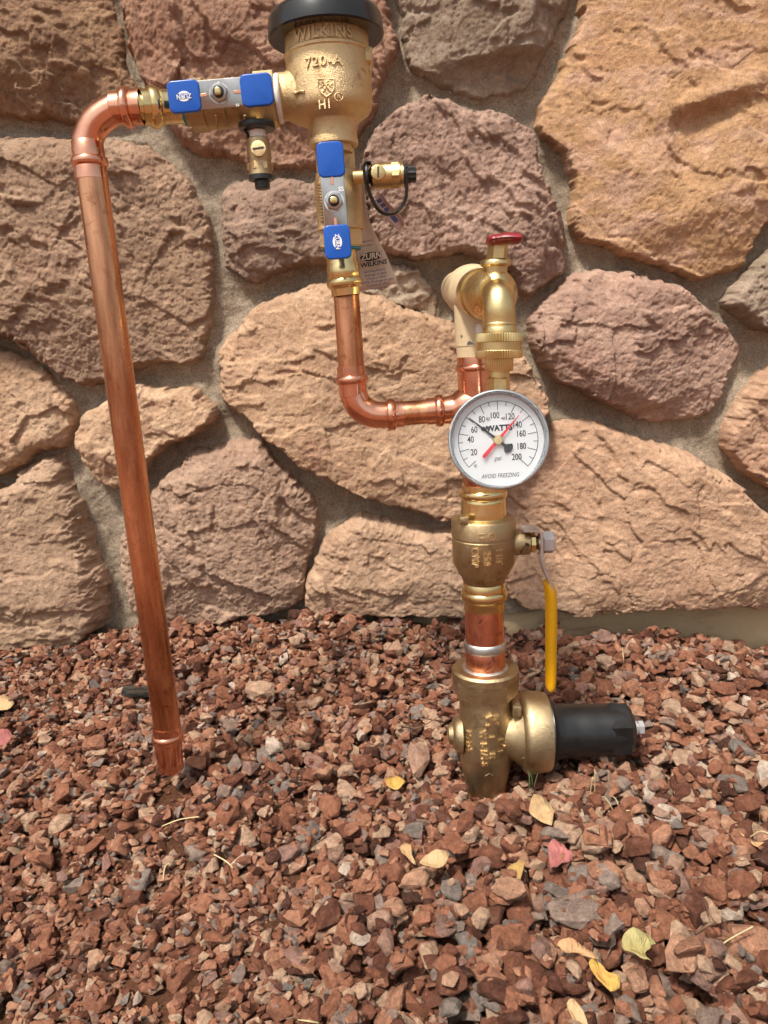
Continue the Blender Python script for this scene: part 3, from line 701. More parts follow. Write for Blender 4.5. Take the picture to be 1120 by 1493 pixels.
# loose grit on top of and between the stones
for _ in range(12000):
    x = random.uniform(-.58, .58); y = random.uniform(.28, .935)
    if not visible(x, y, 30): continue
    r_ = random.uniform(.0010, .0028); i = int((x-hx0)/hs); j = int((y-hy0)/hs)
    z = float(HM[j, i])+r_*.1 
    if HM[j, i] > float(ground(x, y))+.004 and random.random() < .6: continue
    emit(LOW, x, y, z, r_*1.2, r_, r_*.7, random.uniform(0, 6), (random.gauss(0, .4), random.gauss(0, .4)), min(.9, max(.05, random.gauss(.45, .2))))
me = np_mesh('gravel', np.concatenate(fV), np.concatenate(fT), MT['gravel'], np.concatenate(fR))
go = bpy.data.objects.new('gravel', me); COL.objects.link(go); link_to(go, gr); setp(go, kind='stuff')
shared = {}
for (x, y, z, ax, ay, az, rot, tl, colr) in indiv:
    q = random.randrange(len(HIG)); cb = round(colr*20)/20; key = (q % 12, cb)
    if key not in shared:
        V_, T_ = HIG[q]; shared[key] = np_mesh('gravel_stone', V_*.01, T_, MT['gravel'], np.full(len(V_), cb))
    o = bpy.data.objects.new('gravel_stone', shared[key]); COL.objects.link(o)
    o.matrix_basis = Matrix.Translation((x, y, z)) @ (Matrix.Rotation(rot, 4, 'Z') @ Matrix.Rotation(tl[0], 4, 'X') @ Matrix.Rotation(tl[1], 4, 'Y')) @ Matrix.Diagonal((ax*100, ay*100, az*100, 1))
    o.parent = gr
# ================================================================ plumbing
def bead(t0, t1, r0_, r1_):      # rounded press ring profile between two positions
    out = []
    for k in range(7):
        a = math.pi*k/6; out.append((lerp(t0, t1, (1-math.cos(a))/2), r0_+(r1_-r0_)*math.sin(a)))
    return out
# ---- left copper pipe
DL = .60
lp = thing('copper_pipe', P(248, 1128, DL), 'long leaning copper pipe at left with elbow on top and open end over the gravel', 'copper pipe')
A, B = (134, 255, DL), (244.5, 1065, DL)
obj('pipe', column(A, B, [(255, 22), (1066, 19.2)], seg=48), MT['copper'], lp)
A2, B2 = (242.5, 1055, DL), (249.5, 1125, DL)
obj('coupling', column(A2, B2, [(1058, 19), (1058, 20.2), (1066, 20.5)]+bead(1069, 1082, 20.3, 22.8)+[(1086, 20.0), (1089, 19.2), (1110, 18.6), (1112, 18.0), (1114, 18.4), (1117, 18.9), (1120, 18.6), (1122, 17.2), (1122, 14.5), (1100, 14.5)], seg=48, cap0=False), MT['copper_fit'], lp)
el = [(P(200, 157, DL), 21.5), (P(180, 157.5, DL), 21.5), (P(160, 163, DL), 21.5), (P(139, 180, DL), 21.5), (P(128, 205, DL), 21.5), (P(127.5, 225, DL), 21.8)]
elb = obj('elbow', tube([(p, r_*mpp(150, 180, DL)) for p, r_ in el], 40, 8), MT['copper_fit'], lp)
obj('press_ring', column((127, 205, DL), (134, 262, DL), [(206, 21.6), (207, 22.3), (226, 22.6)]+bead(229, 243, 22.6, 26.3)+[(245, 23.2), (262, 23.2), (262, 21.5), (240, 21)], seg=48, cap0=False, cap1=False), MT['copper_fit'], elb)
obj('press_ring', column((160, 158.5, DL), (210, 155.5, DL), [(164, 21.6), (165, 22.6), (177, 23)]+bead(179, 192, 23.2, 28.5)+[(195, 24.6), (208, 24.8), (208, 22), (190, 21)], ax='x', seg=48, cap0=False, cap1=False), MT['copper_fit'], elb)
# ---- shut-off valves with blue handles (handle: plate, two grips, nut)
def handle(parent, fr, k, hl, g1, g2, gw, ang_logo, which):
    """fr: frame, u along the handle; k metres per pixel; g1,g2 = grips (x0,x1) px from centre"""
    z0, z1 = .0, .0022
    pl = obj('handle', slab(fr, rrect((g2[0]-g1[1]+14)*k, gw*.88*k, .001, 3), z0, z1, .0004, 2, cx=(g2[0]+g1[1])/2*k), MT['steel'], parent)
    gout = []
    for gi, (a, b) in enumerate((g1, g2)):
        dy = gi*0.0
        gp = obj('grip', slab(fr, rrect((b-a)*k, gw*k, .0042, 6), z0-.0008, z1+.0012, .0011, 4, cx=(a+b)/2*k), MT['blue'], pl)
        gout.append(gp)
    # slots beside the grips, bright stamped keyholes
    for sx in (g1[1]+4, g2[0]-4):
        obj('slot', slab(fr, rrect(13*k, 4.4*k, 2.0*k, 4), z1-.0003, z1+.0005, .0002, 1, cx=sx*k, cy=-.5*k), MT['copper_fit'], pl)
    hx = slab(fr, ngon(6, 13.5*k, .3), z1, z1+.0042, .0008, 2)
    obj('nut', hx, MT['steel'], parent)
    obj('washer', slab(fr, ngon(28, 14.5*k), z1, z1+.0010), MT['zinc'], parent)
    obj('stem', slab(fr, rrect(9.5*k, 11*k, 3.5*k, 5), z1+.003, z1+.0075, .0009, 3), MT['brass'], parent)
    obj('nut_bore', slab(fr, ngon(20, 8.3*k), z1+.004, z1+.00435), MT['ink'], parent)
    # printed maker's oval on grip
    a, b = g1 if which == 0 else g2
    cx = (a+b)/2*k
    ov = slab(fr, ellipse(9.5*k, 6.8*k), z1+.0011, z1+.00135, cx=cx)
    lg = obj('logo', ov, MT['white'], gout[which], smooth=False)
    # the letters stand in a blue band across the oval
    bm_ = slab(fr, rrect(20.5*k, 7.0*k, .3*k, 2), z1+.0012, z1+.00142, cx=cx)
    v1 = place(text2d('ZURN', 6.0*k, .00012, .02, 0, .92), fr, cx, 0, z1+.0016, ang_logo)
    obj('logo_band', bm_, MT['bluetext'], gout[which], smooth=False)
    obj('lettering', v1, MT['white'], gout[which], smooth=False)
    return pl
DV = .615
v1 = thing('shutoff_valve', P(330, 150, DV), 'horizontal bronze shutoff valve with blue handle beside the canister', 'valve')
A, B = (270, 156, DV), (408, 144, DV)
obj('body', column(A, B, [(272, 0.1), (272, 26), (278, 27), (283, 31), (300, 31.5), (303, 33.5), (330, 33.5), (333, 31), (372, 31), (376, 33)], ax='x', seg=48), MT['bronze_d'], v1)
obj('hex_end', column(A, B, [(374, 36.5), (374, 37.5), (402, 37.5), (403, 35)], ax='x', seg=8, phase=.3), MT['bronze'], v1, sharp=20)
obj('hex_end', column(A, B, [(278, 34), (279, 35.5), (300, 35.5), (301, 34)], ax='x', seg=8, phase=.3), MT['bronze_d'], v1, sharp=20)
obj('thread_tape', column(A, B, [(403, 30)]+bead(403, 411, 30, 33.5)+[(411, 30)], ax='x', seg=40), MT['ptfe'], v1)
obj('sealant', column(A, B, [(268, 22), (268, 25.5), (273, 26), (273.5, 22)], ax='x', seg=40), MT['teal'], v1)
obj('union_fitting', column((200, 157, DL), (274, 155, DV), [(200, 20), (206, 20), (206, 24.5), (214, 24.8)]+bead(216, 232, 24.8, 29)+[(235, 25), (236, 23), (262, 22.5), (263, 24), (270, 24)], ax='x', seg=48), MT['brass'], v1)
obj('stem_boss', ring_lathe([P(321, 138, DV), P(321, 138, DV-.024)], [.009, .008], seg=28), MT['bronze_d'], v1)
DH = DV-.029
k = mpp(321, 136, DH)
fr = Frame((250, 143, DH), (395, 129.5, DH), tilt=R(4)); fr.o = P(321, 137, DH)
handle(v1, fr, k, 0, (-75, -28), (31, 78), 43, math.pi, 0)
obj('lettering', place(text2d('ss', 5*k, .0002, .01), fr, 24*k, -17*k, .0024, 0), MT['white'], v1, smooth=False)
# ribs cast on the body under the handle
for px_ in (316, 357):
    obj('rib', column((px_, 171, DV-.017), (px_+1, 186, DV-.013), [(168, 2.2), (187, 2.0)], seg=8), MT['bronze_d'], v1)
# test cock hanging from it
def cock_v(parent):
    D = .605
    t = obj('test_cock', column((374, 178, D), (381, 262, D), [(176, 11), (192, 11), (192, 9), (200, 9.5), (201, 13), (203, 16), (214, 17), (232, 17.5), (236, 16.2), (257, 17.6), (259, 16)], seg=36), MT['bronze_d'], parent)
    obj('washer', column((374, 178, D), (375, 192, D), [(179, 20), (180, 26), (184, 27), (189, 25.5), (190, 11)], seg=40), MT['rubber'], t)
    obj('thread_tape', column((375, 190, D), (376.5, 201, D), [(191, 11.8), (201, 11.2)], seg=30), MT['ptfe'], t)
    obj('hex_collar', column((374, 178, D), (381, 262, D), [(237, 17), (238, 18.8), (248, 18.8), (249, 17)], seg=6, phase=.35), MT['bronze'], t, sharp=20)
    obj('cap_flange', column((374, 178, D), (381, 262, D), [(256, 15), (256, 18.2), (263, 18.2), (264, 15)], seg=36), MT['rubber'], t)
    obj('cap', column((374, 178, D), (382, 262, D), [(262, 11.5), (275, 11), (276, 9.5)], seg=10), MT['rubber'], t)
    f = Frame((367, 217, D-.0105), (387, 216, D-.0105)); kk = mpp(377, 217, D)
    obj('screw', slab(f, ellipse(11*kk, 11*kk, 28), -.002, .0012, .0006, 2), MT['bronze'], t)
    obj('screw_slot', join(place(([(-8*kk, -1.3*kk, 0), (8*kk, -1.3*kk, 0), (8*kk, 1.3*kk, 0), (-8*kk, 1.3*kk, 0)], [(0, 1, 2, 3)]), f, 0, 0, .0014, .1)), MT['ink'], t, smooth=False)
    obj('strap', tube([(P(352, 186, D), .0011), (P(361, 196, D), .0011), (P(362.5, 215, D), .0011), (P(364, 245, D), .0011), (P(367, 258, D), .0011)], 8, 6, (2.4, 1)), MT['rubber'], t)
cock_v(v1)
# ---- canister: vacuum breaker
DC = .62
vb = thing('vacuum_breaker', P(487, 215, DC), 'bronze vacuum breaker canister with a black dome cap at the top', 'vacuum breaker')
A, B = (475.5, 50, DC), (487, 214, DC)
body = obj('body', column(A, B, [(45, 60.5), (60, 61), (78, 61.2), (80, 63.2), (84, 63.2), (86, 61.6), (120, 61.4), (150, 60.6), (160, 59.5), (168, 55), (174, 46), (177, 37), (180, 35), (203, 34.8), (206, 36), (213, 35.5), (214.5, 33.5), (214.5, 27), (224, 26)], seg=72), MT['bronze'], vb)
cap = [(57, 70), (57.5, 82), (55, 84.3), (32, 83.2), (24, 80), (17, 70), (12, 50), (9, 20), (8, 1)]
obj('cap', column(A, B, cap, seg=80), MT['black'], vb)
obj('inlet_port', column((411, 141, DC), (450, 139, DC), [(409, 27), (409, 31.5), (418, 31.5), (421, 33.5), (432, 39), (455, 46)], ax='x', seg=48), MT['bronze'], vb)
fr = Frame((520, 90, DC-.0), (545, 89, DC-.0)); kk = mpp(532, 90, DC)
fr.o = P(532, 88, DC)
obj('boss', slab(fr, rrect(22*kk, 19*kk, 2*kk, 3), -.012, .014, .0012, 2), MT['bronze'], body)
fr.o = P(533.5, 103, DC)
obj('boss', slab(fr, rrect(17*kk, 14*kk, 2*kk, 3), -.012, .008, .0012, 2), MT['bronze'], body)
ax_ = P(*B)-P(*A); kc = mpp(478, 100, DC)
def can_text(s, px, py, h, Rpx=62.1, ext=.0016, **kw):
    sfrac = (py-A[1])/(B[1]-A[1]); c_ = P(*[lerp(A[i], B[i], sfrac) for i in range(3)])
    # the front of the drum stands nearer the camera, so shift along the axis to land on the same pixel
    rad = Rpx*kc; tp = c_+Vector((0, -1, 0))*rad
    for _ in range(4):
        q = project(tp+ax_.normalized()*0); dpy = py-q[1]
        c_ = c_+ax_.normalized()*(dpy*mpp(px, py, DC-.03)); tp = c_+Vector((0, -1, 0))*rad
    q = project(tp); ang = (px-q[0])*mpp(px, py, DC-.03)/rad
    return wrap(text2d(s, h*kc, ext, **kw), c_, ax_, rad, math.asin(max(-.95, min(.95, ang))))
obj('lettering', can_text('WILKINS', 470, 45, 15, 61.6, bold=.02, squeeze=.95, spacing=1.1), MT['bronze'], body, smooth=False)
obj('lettering', can_text('720-A', 471, 88, 12.5, bold=.008, squeeze=1.1, spacing=1.1), MT['bronze'], body, smooth=False)
obj('lettering', can_text('H1', 474, 152, 12, bold=.01, squeeze=.9), MT['bronze'], body, smooth=False)
obj('lettering', can_text('R', 494, 141, 5.5, bold=.01), MT['bronze'], body, smooth=False)
# shield emblem and ring of the registered mark, raised lines on the drum
def can_line(pts, w_, closed=True, Rpx=61.4):
    out = []
    base = {}
    P3 = []
    for (px, py) in pts:
        r_ = ray(px, py).normalized(); a0 = P(*A); an = ax_.normalized(); rad = Rpx*kc
        # ray / cylinder intersection
        d = r_-an*r_.dot(an); oc = CAM-a0; o2 = oc-an*oc.dot(an)
        aa = d.dot(d); bb = 2*d.dot(o2); cc_ = o2.dot(o2)-rad*rad; disc = max(0, bb*bb-4*aa*cc_)
        P3.append(CAM+r_*((-bb-math.sqrt(disc))/(2*aa)))
    if closed: P3.append(P3[0])
    for a_, b_ in zip(P3[:-1], P3[1:]):
        out.append(ring_lathe([a_, b_], [w_, w_], seg=6))
    return join(*out)
sh = [(463.5, 115.5), (487, 115), (487.5, 128), (483.5, 136), (476.5, 141), (468.5, 135.5), (464, 127)]
obj('emblem', join(can_line(sh, .00065), can_line([(470, 119), (483, 134)], .0009, False), can_line([(466, 128), (479, 117)], .0005, False), can_line([(470, 134), (485, 121)], .0005, False), can_line([(466, 120), (473, 130), (478, 121), (484, 127)], .0006, False)), MT['bronze'], body)
obj('emblem', can_line([(494+6*math.cos(t), 141+6*math.sin(t)) for t in np.linspace(0, 2*math.pi, 15)[:-1]], .0004), MT['bronze'], body)
obj('casting_seam', can_line([(417, 136.5), (428, 134.5), (432, 136), (438, 133), (444, 133.5)], .0010, False, 62.5), MT['bronze'], body)
# ---- vertical shut-off valve
v2 = thing('shutoff_valve', P(497, 370, DV), 'vertical bronze shutoff valve with blue handle below the canister', 'valve')
DV2 = .63
A, B = (488, 216, DV2), (499, 372, DV2)
obj('body', column(A, B, [(216, 27), (250, 28), (253, 30), (262, 31), (266, 33), (330, 33), (333, 34.5), (336, 34.5), (338, 30), (362, 29)], seg=48), MT['bronze'], v2)
obj('hex_end', column(A, B, [(219, 27), (220, 30.5), (250, 30.5), (252, 28)], seg=8, phase=.39), MT['bronze'], v2, sharp=20)
obj('hex_end', column(A, B, [(336, 29), (337, 32.5), (360, 32.5), (361, 30)], seg=8, phase=.39), MT['bronze'], v2, sharp=20)
obj('sealant', column(A, B, [(360, 25), (361, 28), (365, 28), (366, 24)], seg=40), MT['teal'], v2)
obj('union_fitting', column((496.5, 362, DV2), (505, 431, DV2), [(362, 23), (364, 24), (368, 24), (370, 22.5), (385, 22.5), (388, 24), (405, 24)]+bead(406, 419, 23.5, 26.5)+[(421, 21.5), (431, 20.8), (431, 18)], seg=48, cap1=False), MT['brass'], v2)
DH2 = DV2-.031; k = mpp(487, 295, DH2)
fr = Frame((482, 230, DH2), (492.5, 358, DH2)); fr.o = P(487.5, 294.5, DH2)
obj('stem_boss', ring_lathe([P(489, 292, DV2), P(488, 293, DH2+.002)], [.010, .009], seg=28), MT['bronze'], v2)
handle(v2, fr, k, 0, (-81, -33), (32, 80), 39, math.pi*0, 1)
obj('lettering', place(text2d('SS', 6.0*k, .0002, .01), fr, -16*k, 11.5*k, .0024, math.pi/2), MT['white'], v2, smooth=False)
for i in range(13):
    obj('cast_mark', ring_lathe([P(463.2+i*.35, 268+i*4.4, DV2-.010), P(466.5+i*.35, 268+i*4.4, DV2-.0155)], [.0008, .0008], seg=6), MT['bronze'], v2)
# test cock on the right of it
D = .615
tcA, tcB = (524, 258, D), (600, 254, D)
tc = obj('test_cock', column(tcA, tcB, [(515, 10), (536, 10), (538, 9.5), (540, 12), (543, 17), (560, 18.3), (569, 17.5), (570, 18), (583, 18), (584, 15.5), (588, 15.5)], ax='x', seg=36), MT['bib'], v2)
obj('washer', column(tcA, tcB, [(533, 10), (533, 19), (536, 20), (538, 18), (538, 10)], ax='x', seg=36), MT['rubber'], tc)
obj('hex_collar', column(tcA, tcB, [(570, 18), (571, 20), (581, 20), (582, 18)], ax='x', seg=6, phase=.2), MT['brass'], tc, sharp=20)
obj('cap', column(tcA, tcB, [(589, 14), (589, 15), (594, 15), (594, 11.8), (606, 11.2), (607, 9)], ax='x', seg=24, ripple=[0, 0, 0, .12, .12, .12]), MT['rubber'], tc)
f = Frame((541, 252, D-.0112), (562, 251, D-.0112)); f.o = P(551.5, 251.5, D-.0105); kk = mpp(551, 251, D)
obj('screw', slab(f, ellipse(10.5*kk, 10.5*kk, 28), -.002, .0014, .0006, 2), MT['bib'], tc)
obj('screw_slot', place(([(-7.5*kk, -1.2*kk, 0), (7.5*kk, -1.2*kk, 0), (7.5*kk, 1.2*kk, 0), (-7.5*kk, 1.2*kk, 0)], [(0, 1, 2, 3)]), f, 0, 0, .0016, 1.5), MT['ink'], tc, smooth=False)
sp_ = [(541, 238), (533.5, 238), (531, 248), (534, 266), (540, 284), (549, 302), (559, 310.5), (571, 312), (582, 306), (590, 294), (593, 278), (592.5, 262), (592, 244)]
obj('strap', tube([(P(a_, b_, D-.004), .0014) for a_, b_ in sp_], 10, 6, (2.8, 1.0)), MT['rubber'], tc)
# ---- paper tags
def ribbon(rows, D, nu=6):
    """rows: list of (left px, right px, y px left, y px right, extra depth)"""
    V, Fc = [], []
    for (xl, xr, yl, yr, dd) in rows:
        for i in range(nu+1):
            t = i/nu; V.append(P(lerp(xl, xr, t), lerp(yl, yr, t), D+dd+.006*math.sin(t*2.6)))
    for j in range(len(rows)-1):
        for i in range(nu):
            a_ = j*(nu+1)+i; Fc.append((a_, a_+1, a_+nu+2, a_+nu+1))
    return V, Fc
def thick(o, t=.0003):
    s_ = o.modifiers.new('thickness', 'SOLIDIFY'); s_.thickness = t; return o
DT = .655
m = M('paper'); c = m.mix(m.ramp(m.noise(30, 4), [(.3, 0), (.7, 1)]), (.56, .43, .32), (.62, .49, .38)); m.set(c, .8)
tg = thing('paper_tag', P(535, 240, DT), 'printed paper tag hanging behind the vertical valve', 'tag')
rows = [(525, 529, 238, 240, 0), (523, 531, 262, 264, 0), (520, 533, 290, 292, 0), (516, 537, 318, 318, 0), (512, 546, 340, 338, 0), (508, 553, 356, 352, .0), (506, 562, 378, 368, .0), (504, 570, 400, 388, 0), (503, 576, 418, 402, .0), (502, 581.5, 430, 413, .0)]
thick(obj('sheet', ribbon(rows, DT), m.m, tg), .0003)
fr = Frame((525, 377, DT-.005), (560, 371, DT-.005)); k = mpp(540, 380, DT)
fr.o = P(541, 374, DT-.004)
obj('logo', slab(fr, ellipse(16*k, 6.2*k), 0, .0003), MT['ink'], tg, smooth=False)
obj('lettering', place(text2d('ZURN', 8.2*k, .0002, .03, .15, .95), fr, 0, 0, .0006), simple('paper_print', (.62, .49, .38), .8), tg, smooth=False)
obj('lettering', place(text2d('ZURN', 8.2*k, .0001, .07, .15, .95), fr, 0, 0, .0003), MT['ink'], tg, smooth=False)
obj('lettering', place(text2d('WILKINS', 6*k, .0002, .035, .15, 1.15), fr, 2*k, -10.5*k, .0005), MT['ink'], tg, smooth=False)
lines = [('and Regulations', 3.4, -20), ('drainage on gate', 3.4, -25), ('Check y Valve', 3.4, -30), ('NOTE: Drainage on gate', 3.4, -35), ('Contact at office', 3.4, -40), ('Regulations', 3.4, -45)]
obj('lettering', join(*[place(text2d(s_, h_*k, .0001, .01), fr, 2*k+i*.4*k, y_*k, .0004) for i, (s_, h_, y_) in enumerate(lines)]), MT['inkblue'], tg, smooth=False)
obj('lettering', join(place(text2d('For more', 3*k, .0001, .01), fr, -4*k, 16*k, .0004), place(text2d('Registration', 2.6*k, .0001, .01), fr, -2*k, 22*k, .0004)), MT['inkblue'], tg, smooth=False)
tg2 = thing('paper_tag', P(552, 286, DT), 'narrow pinkish tag strip seen through the black strap loop', 'tag')
rows = [(547, 556, 286, 281, 0), (551, 566, 303, 295, 0), (562, 577, 320, 306, 0), (574, 586, 331, 316, 0), (584, 590, 337, 327, 0)]
thick(obj('sheet', ribbon(rows, DT+.01, 4), simple('tag_paper', (.44, .28, .22), .8), tg2), .0003)
fr = Frame((550, 290, DT), (585, 332, DT)); k = mpp(565, 310, DT); fr.o = P(566, 308, DT+.006)
obj('print_block', join(*[place(([(-3*k, -3*k, 0), (3*k, -3.5*k, 0), (4.5*k, 3*k, 0), (-1.5*k, 3.5*k, 0)], [(0, 1, 2, 3)]), fr, q*k, 0, 0, 0) for q in (-20, -12, -4, 10, 16)]), MT['inkblue'], tg2, smooth=False)
# ---- middle riser
DM = .64
mp_ = thing('copper_pipe', P(510, 600, DM), 'short copper riser with a bend running to the copper tee', 'copper pipe')
obj('pipe', column((504.7, 425, DM), (513, 545, DM), [(425, 18.8), (545, 19)], seg=48), MT['copper'], mp_)
el = [(P(514.5, 560, DM), 19.5), (P(516.5, 576, DM), 20), (P(524, 592, DM), 20.3), (P(541, 603, DM), 20), (P(560, 605, DM), 19.5), (P(575, 604, DM), 19.3)]
elb = obj('elbow', tube([(p, r_*mpp(530, 580, DM)) for p, r_ in el], 40, 8), MT['copper_fit'], mp_)
obj('press_ring', column((511.5, 534, DM), (515.5, 578, DM), [(534, 18.5), (534, 20.6), (545, 20.8)]+bead(547, 559, 20.8, 24.2)+[(561, 20.6), (577, 20.3), (578, 19)], seg=48, cap0=False, cap1=False), MT['copper_fit'], elb)
f = Frame((505, 568, DM-.0125), (525, 567, DM-.0125)); kk = mpp(515, 568, DM)
f.o = P(512.5, 568.5, DM-.0122)
obj('label_band', wrap(([(-12*kk, -6*kk, 0), (12*kk, -6*kk, 0), (12*kk, 6*kk, 0), (-12*kk, 6*kk, 0)], [(0, 1, 2, 3)]), P(515, 568.5, DM)+Vector((0, 0, 0)), Vector((0, 0, 1)), 20.9*kk, -.15), MT['ink'], elb, smooth=False)
obj('press_ring', column((560, 605, DM), (590, 603, DM), [(562, 19), (563, 20)]+bead(564, 577, 20, 23.6)+[(578, 19.5), (588.5, 19.3), (588.5, 17)], ax='x', seg=48, cap0=False, cap1=False), MT['copper_fit'], elb)
obj('pipe_stub', column((580, 603.5, DM), (630, 599.5, DM), [(582, 17.8), (628, 17.8)], ax='x', seg=40), MT['copper'], mp_)
# ---- tee and the painted pipe above it
te = thing('copper_tee', P(700, 640, DM), 'shiny copper tee fitting behind the pressure gauge', 'pipe tee')
A, B = (695, 500, DM), (705, 720, DM)
obj('body', column(A, B, [(519, 28), (519, 29.5), (529, 30)]+bead(530, 540, 30, 33.5)+[(543, 30), (560, 30), (640, 29.5), (670, 29.5)]+bead(680, 692, 30, 33)+[(696, 29), (712, 28)], seg=56), MT['copper_fit'], te)
br = [(P(622, 600, DM), 19.5), (P(634, 599, DM), 19.6), (P(650, 598, DM), 19.8), (P(663, 596, DM), 21), (P(676, 592, DM), 26), (P(690, 590, DM), 31)]
brn = obj('branch', tube([(p, r_*mpp(650, 600, DM)) for p, r_ in br], 40, 6), MT['copper_fit'], te)
obj('press_ring', column((620, 600, DM), (665, 597, DM), bead(634, 647, 19.8, 23.6), ax='x', seg=48, cap0=False, cap1=False), MT['copper_fit'], brn)
kk = mpp(703, 548, DM)
obj('lettering', wrap(text2d('5/4', 9*kk, .0006, .01), P(698, 552, DM), Vector((0, 0, 1)), 30*kk, .35), MT['copper_fit'], te)
pp = thing('painted_pipe', P(695, 520, DM), 'beige painted pipe and elbow between wall and faucet', 'pipe')
obj('riser', column(A, B, [(430, 30.5), (503, 30.5), (503, 29.6), (505, 29.6), (505, 30), (521, 29)], seg=48), MT['beige'], pp)
e0, e1, e2, e3 = P(668, 421, .745), P(680, 424, .69), P(694, 426, .645), P(700, 427, .62)
obj('elbow', tube([(e1, .0195), (P(687, 424, .665), .0215), (e2, .0210), (e3, .0185)], 44, 6), MT['beige'], pp)
obj('end_collar', tube([(P(666, 421, .76), .0120), (P(668, 421, .75), .0160), (P(672, 422.5, .72), .0163), (e1, .0165)], 40, 6), MT['beige'], pp)
obj('wall_stub', ring_lathe([P(667, 421, .75), P(667, 421, .93)], [.013, .015], seg=30), MT['beige'], pp)
kk = mpp(680, 500, DM)
obj('paint_chip', wrap((([(-5*kk, -2*kk, 0), (6*kk, -1.5*kk, 0), (3*kk, 1*kk, 0), (-1*kk, 3.5*kk, 0), (-4*kk, 2*kk, 0)]), [(0, 1, 2, 3, 4)]), P(694, 500, DM), Vector((0, 0, 1)), 30.7*kk, -.40), MT['scratch'], pp, smooth=False)
obj('paint_chip', wrap(([(1.9*kk*math.cos(t), 1.9*kk*math.sin(t), 0) for t in np.linspace(0, 6, 8)], [tuple(range(8))]), P(694, 489, DM), Vector((0, 0, 1)), 30.7*kk, -.86), MT['scratch'], pp, smooth=False)
obj('paint_drip', wrap(([(4.5*kk*math.cos(t), 8*kk*math.sin(t), 0) for t in np.linspace(0, 6, 12)], [tuple(range(12))]), P(694, 481, DM), Vector((0, 0, 1)), 30.7*kk, -.0), MT['white'], pp, smooth=False)
# ---- hose faucet
DF = .578
hb = thing('faucet', P(727, 485, DF), 'brass garden hose faucet with red handle above the gauge', 'faucet')
obj('thread_tape', ring_lathe([P(696, 427, .632), P(704, 428, .612)], [.0185, .0182], seg=44), MT['pinktape'], hb)
b0, b1, b2, b3, b4 = P(699, 427.5, .622), P(706, 428.5, .606), P(713, 430, .594), P(719, 430, .585), P(723, 431, .577)
obj('flange', ring_lathe([b0, b0, b1, b1, b2, b2, b3, b4], [.0165, .0188, .0190, .0176, .0178, .0190, .0187, .0135], seg=56), MT['bib'], hb)
kk = mpp(727, 450, .565)
sp2 = [(P(716, 430, .592), 22*kk), (P(722, 428, .578), 22.5*kk), (P(726.5, 434, .567), 23*kk), (P(727.5, 449, .563), 23.2*kk), (P(728, 468, .563), 23.3*kk), (P(728, 490, .563), 23.3*kk)]
sp3 = obj('spout', tube(sp2, 48, 8), MT['bib'], hb)
obj('spout_ring', column((728, 468, .563), (728, 490, .563), [(470, 24), (471, 24.6), (473, 24.6), (474, 23.5), (476, 23.5), (478, 24.6), (484, 25)], seg=48), MT['bib'], sp3)
obj('bonnet', column((723, 380, .585), (723, 420, .585), [(378, 18), (379, 21), (381, 22.5), (386, 22.5), (388, 20), (390, 17), (398, 16.5), (402, 20), (415, 24)], seg=44), MT['bib'], hb)
obj('packing_nut', column((727, 350, .585), (724, 380, .585), [(352, 14), (353, 15.2), (379, 15.2), (380, 14)], seg=6, phase=.5), MT['bib'], hb, sharp=20)
hd = [(P(711, 350.5, .578), .0030), (P(716, 350, .578), .0040), (P(726, 349, .578), .0042), (P(738, 347.5, .577), .0046), (P(750, 348, .576), .0047), (P(757, 348.5, .576), .0042), (P(761, 349, .576), .0022)]
obj('handle', tube(hd, 20, 6, (2.6, .85)), MT['red'], hb)
def knurl(prof, seg=112, rip=.05, **kw):
    return column((728, 480, .563), (727.5, 560, .563), [(a_, b_) for a_, b_, c_ in prof], seg=seg, ripple=[c_*rip for a_, b_, c_ in prof], **kw)
sw = obj('hose_collar', knurl([(485, 28, 0), (485.5, 33.2, 0), (486.5, 34.4, 1), (498, 34.4, 1), (498.6, 33, 0), (499, 33, 0), (510, 33, 0), (510.6, 34.4, 1), (520.5, 34.4, 1), (522, 33, 0), (522.5, 22, 0)]), MT['bib'], hb)
obj('hose_nut', knurl([(522, 19, 0), (522, 20.8, 1), (539, 20.8, 1), (541, 19.5, 0), (541, 15, 0)], seg=84), MT['bib'], hb)
obj('handle_screw', ring_lathe([P(727, 345, .58), P(727, 342.5, .58)], [.0035, .003], seg=16), MT['zinc'], hb)
# ---- pressure gauge
DG = .535
gg = thing('pressure_gauge', P(727, 642, DG+.02), 'round white dial pressure gauge with black and red needles', 'gauge')
obj('adapter', column((727.5, 540, .563), (727, 610, .563), [(541, 15.5), (549, 15.5), (549.5, 14), (551, 14), (580, 14), (612, 13)], seg=32), MT['bib'], gg)
obj('hex_adapter', column((727, 540, .563), (726, 600, .563), [(550, 14.5), (552, 17.2), (574, 17.2), (576, 15)], seg=6, phase=.50), MT['bib'], gg, sharp=20)
gc = P(726.8, 641, DG)
gn = (CAM-gc).normalized(); gn = Matrix.Rotation(R(-5), 3, 'X') @ gn; gn = Matrix.Rotation(R(3), 3, 'Z') @ gn
gf = Frame((700, 641, DG), (750, 641, DG)); gf.o = gc; gf.n = gn
uu = (P(750, 638.5, DG)-P(700, 641.5, DG)); gf.u = (uu-gn*uu.dot(gn)).normalized(); gf.v = gn.cross(gf.u)
kg = (gc-CAM).dot(fwd)/F; Rg = 73*kg
def disc_lathe(prof, seg=96, **kw):
    return ring_lathe([gf.at(0, 0, z_) for r_, z_ in prof], [r_ for r_, z_ in prof], axis=gf.n, seg=seg, **kw)
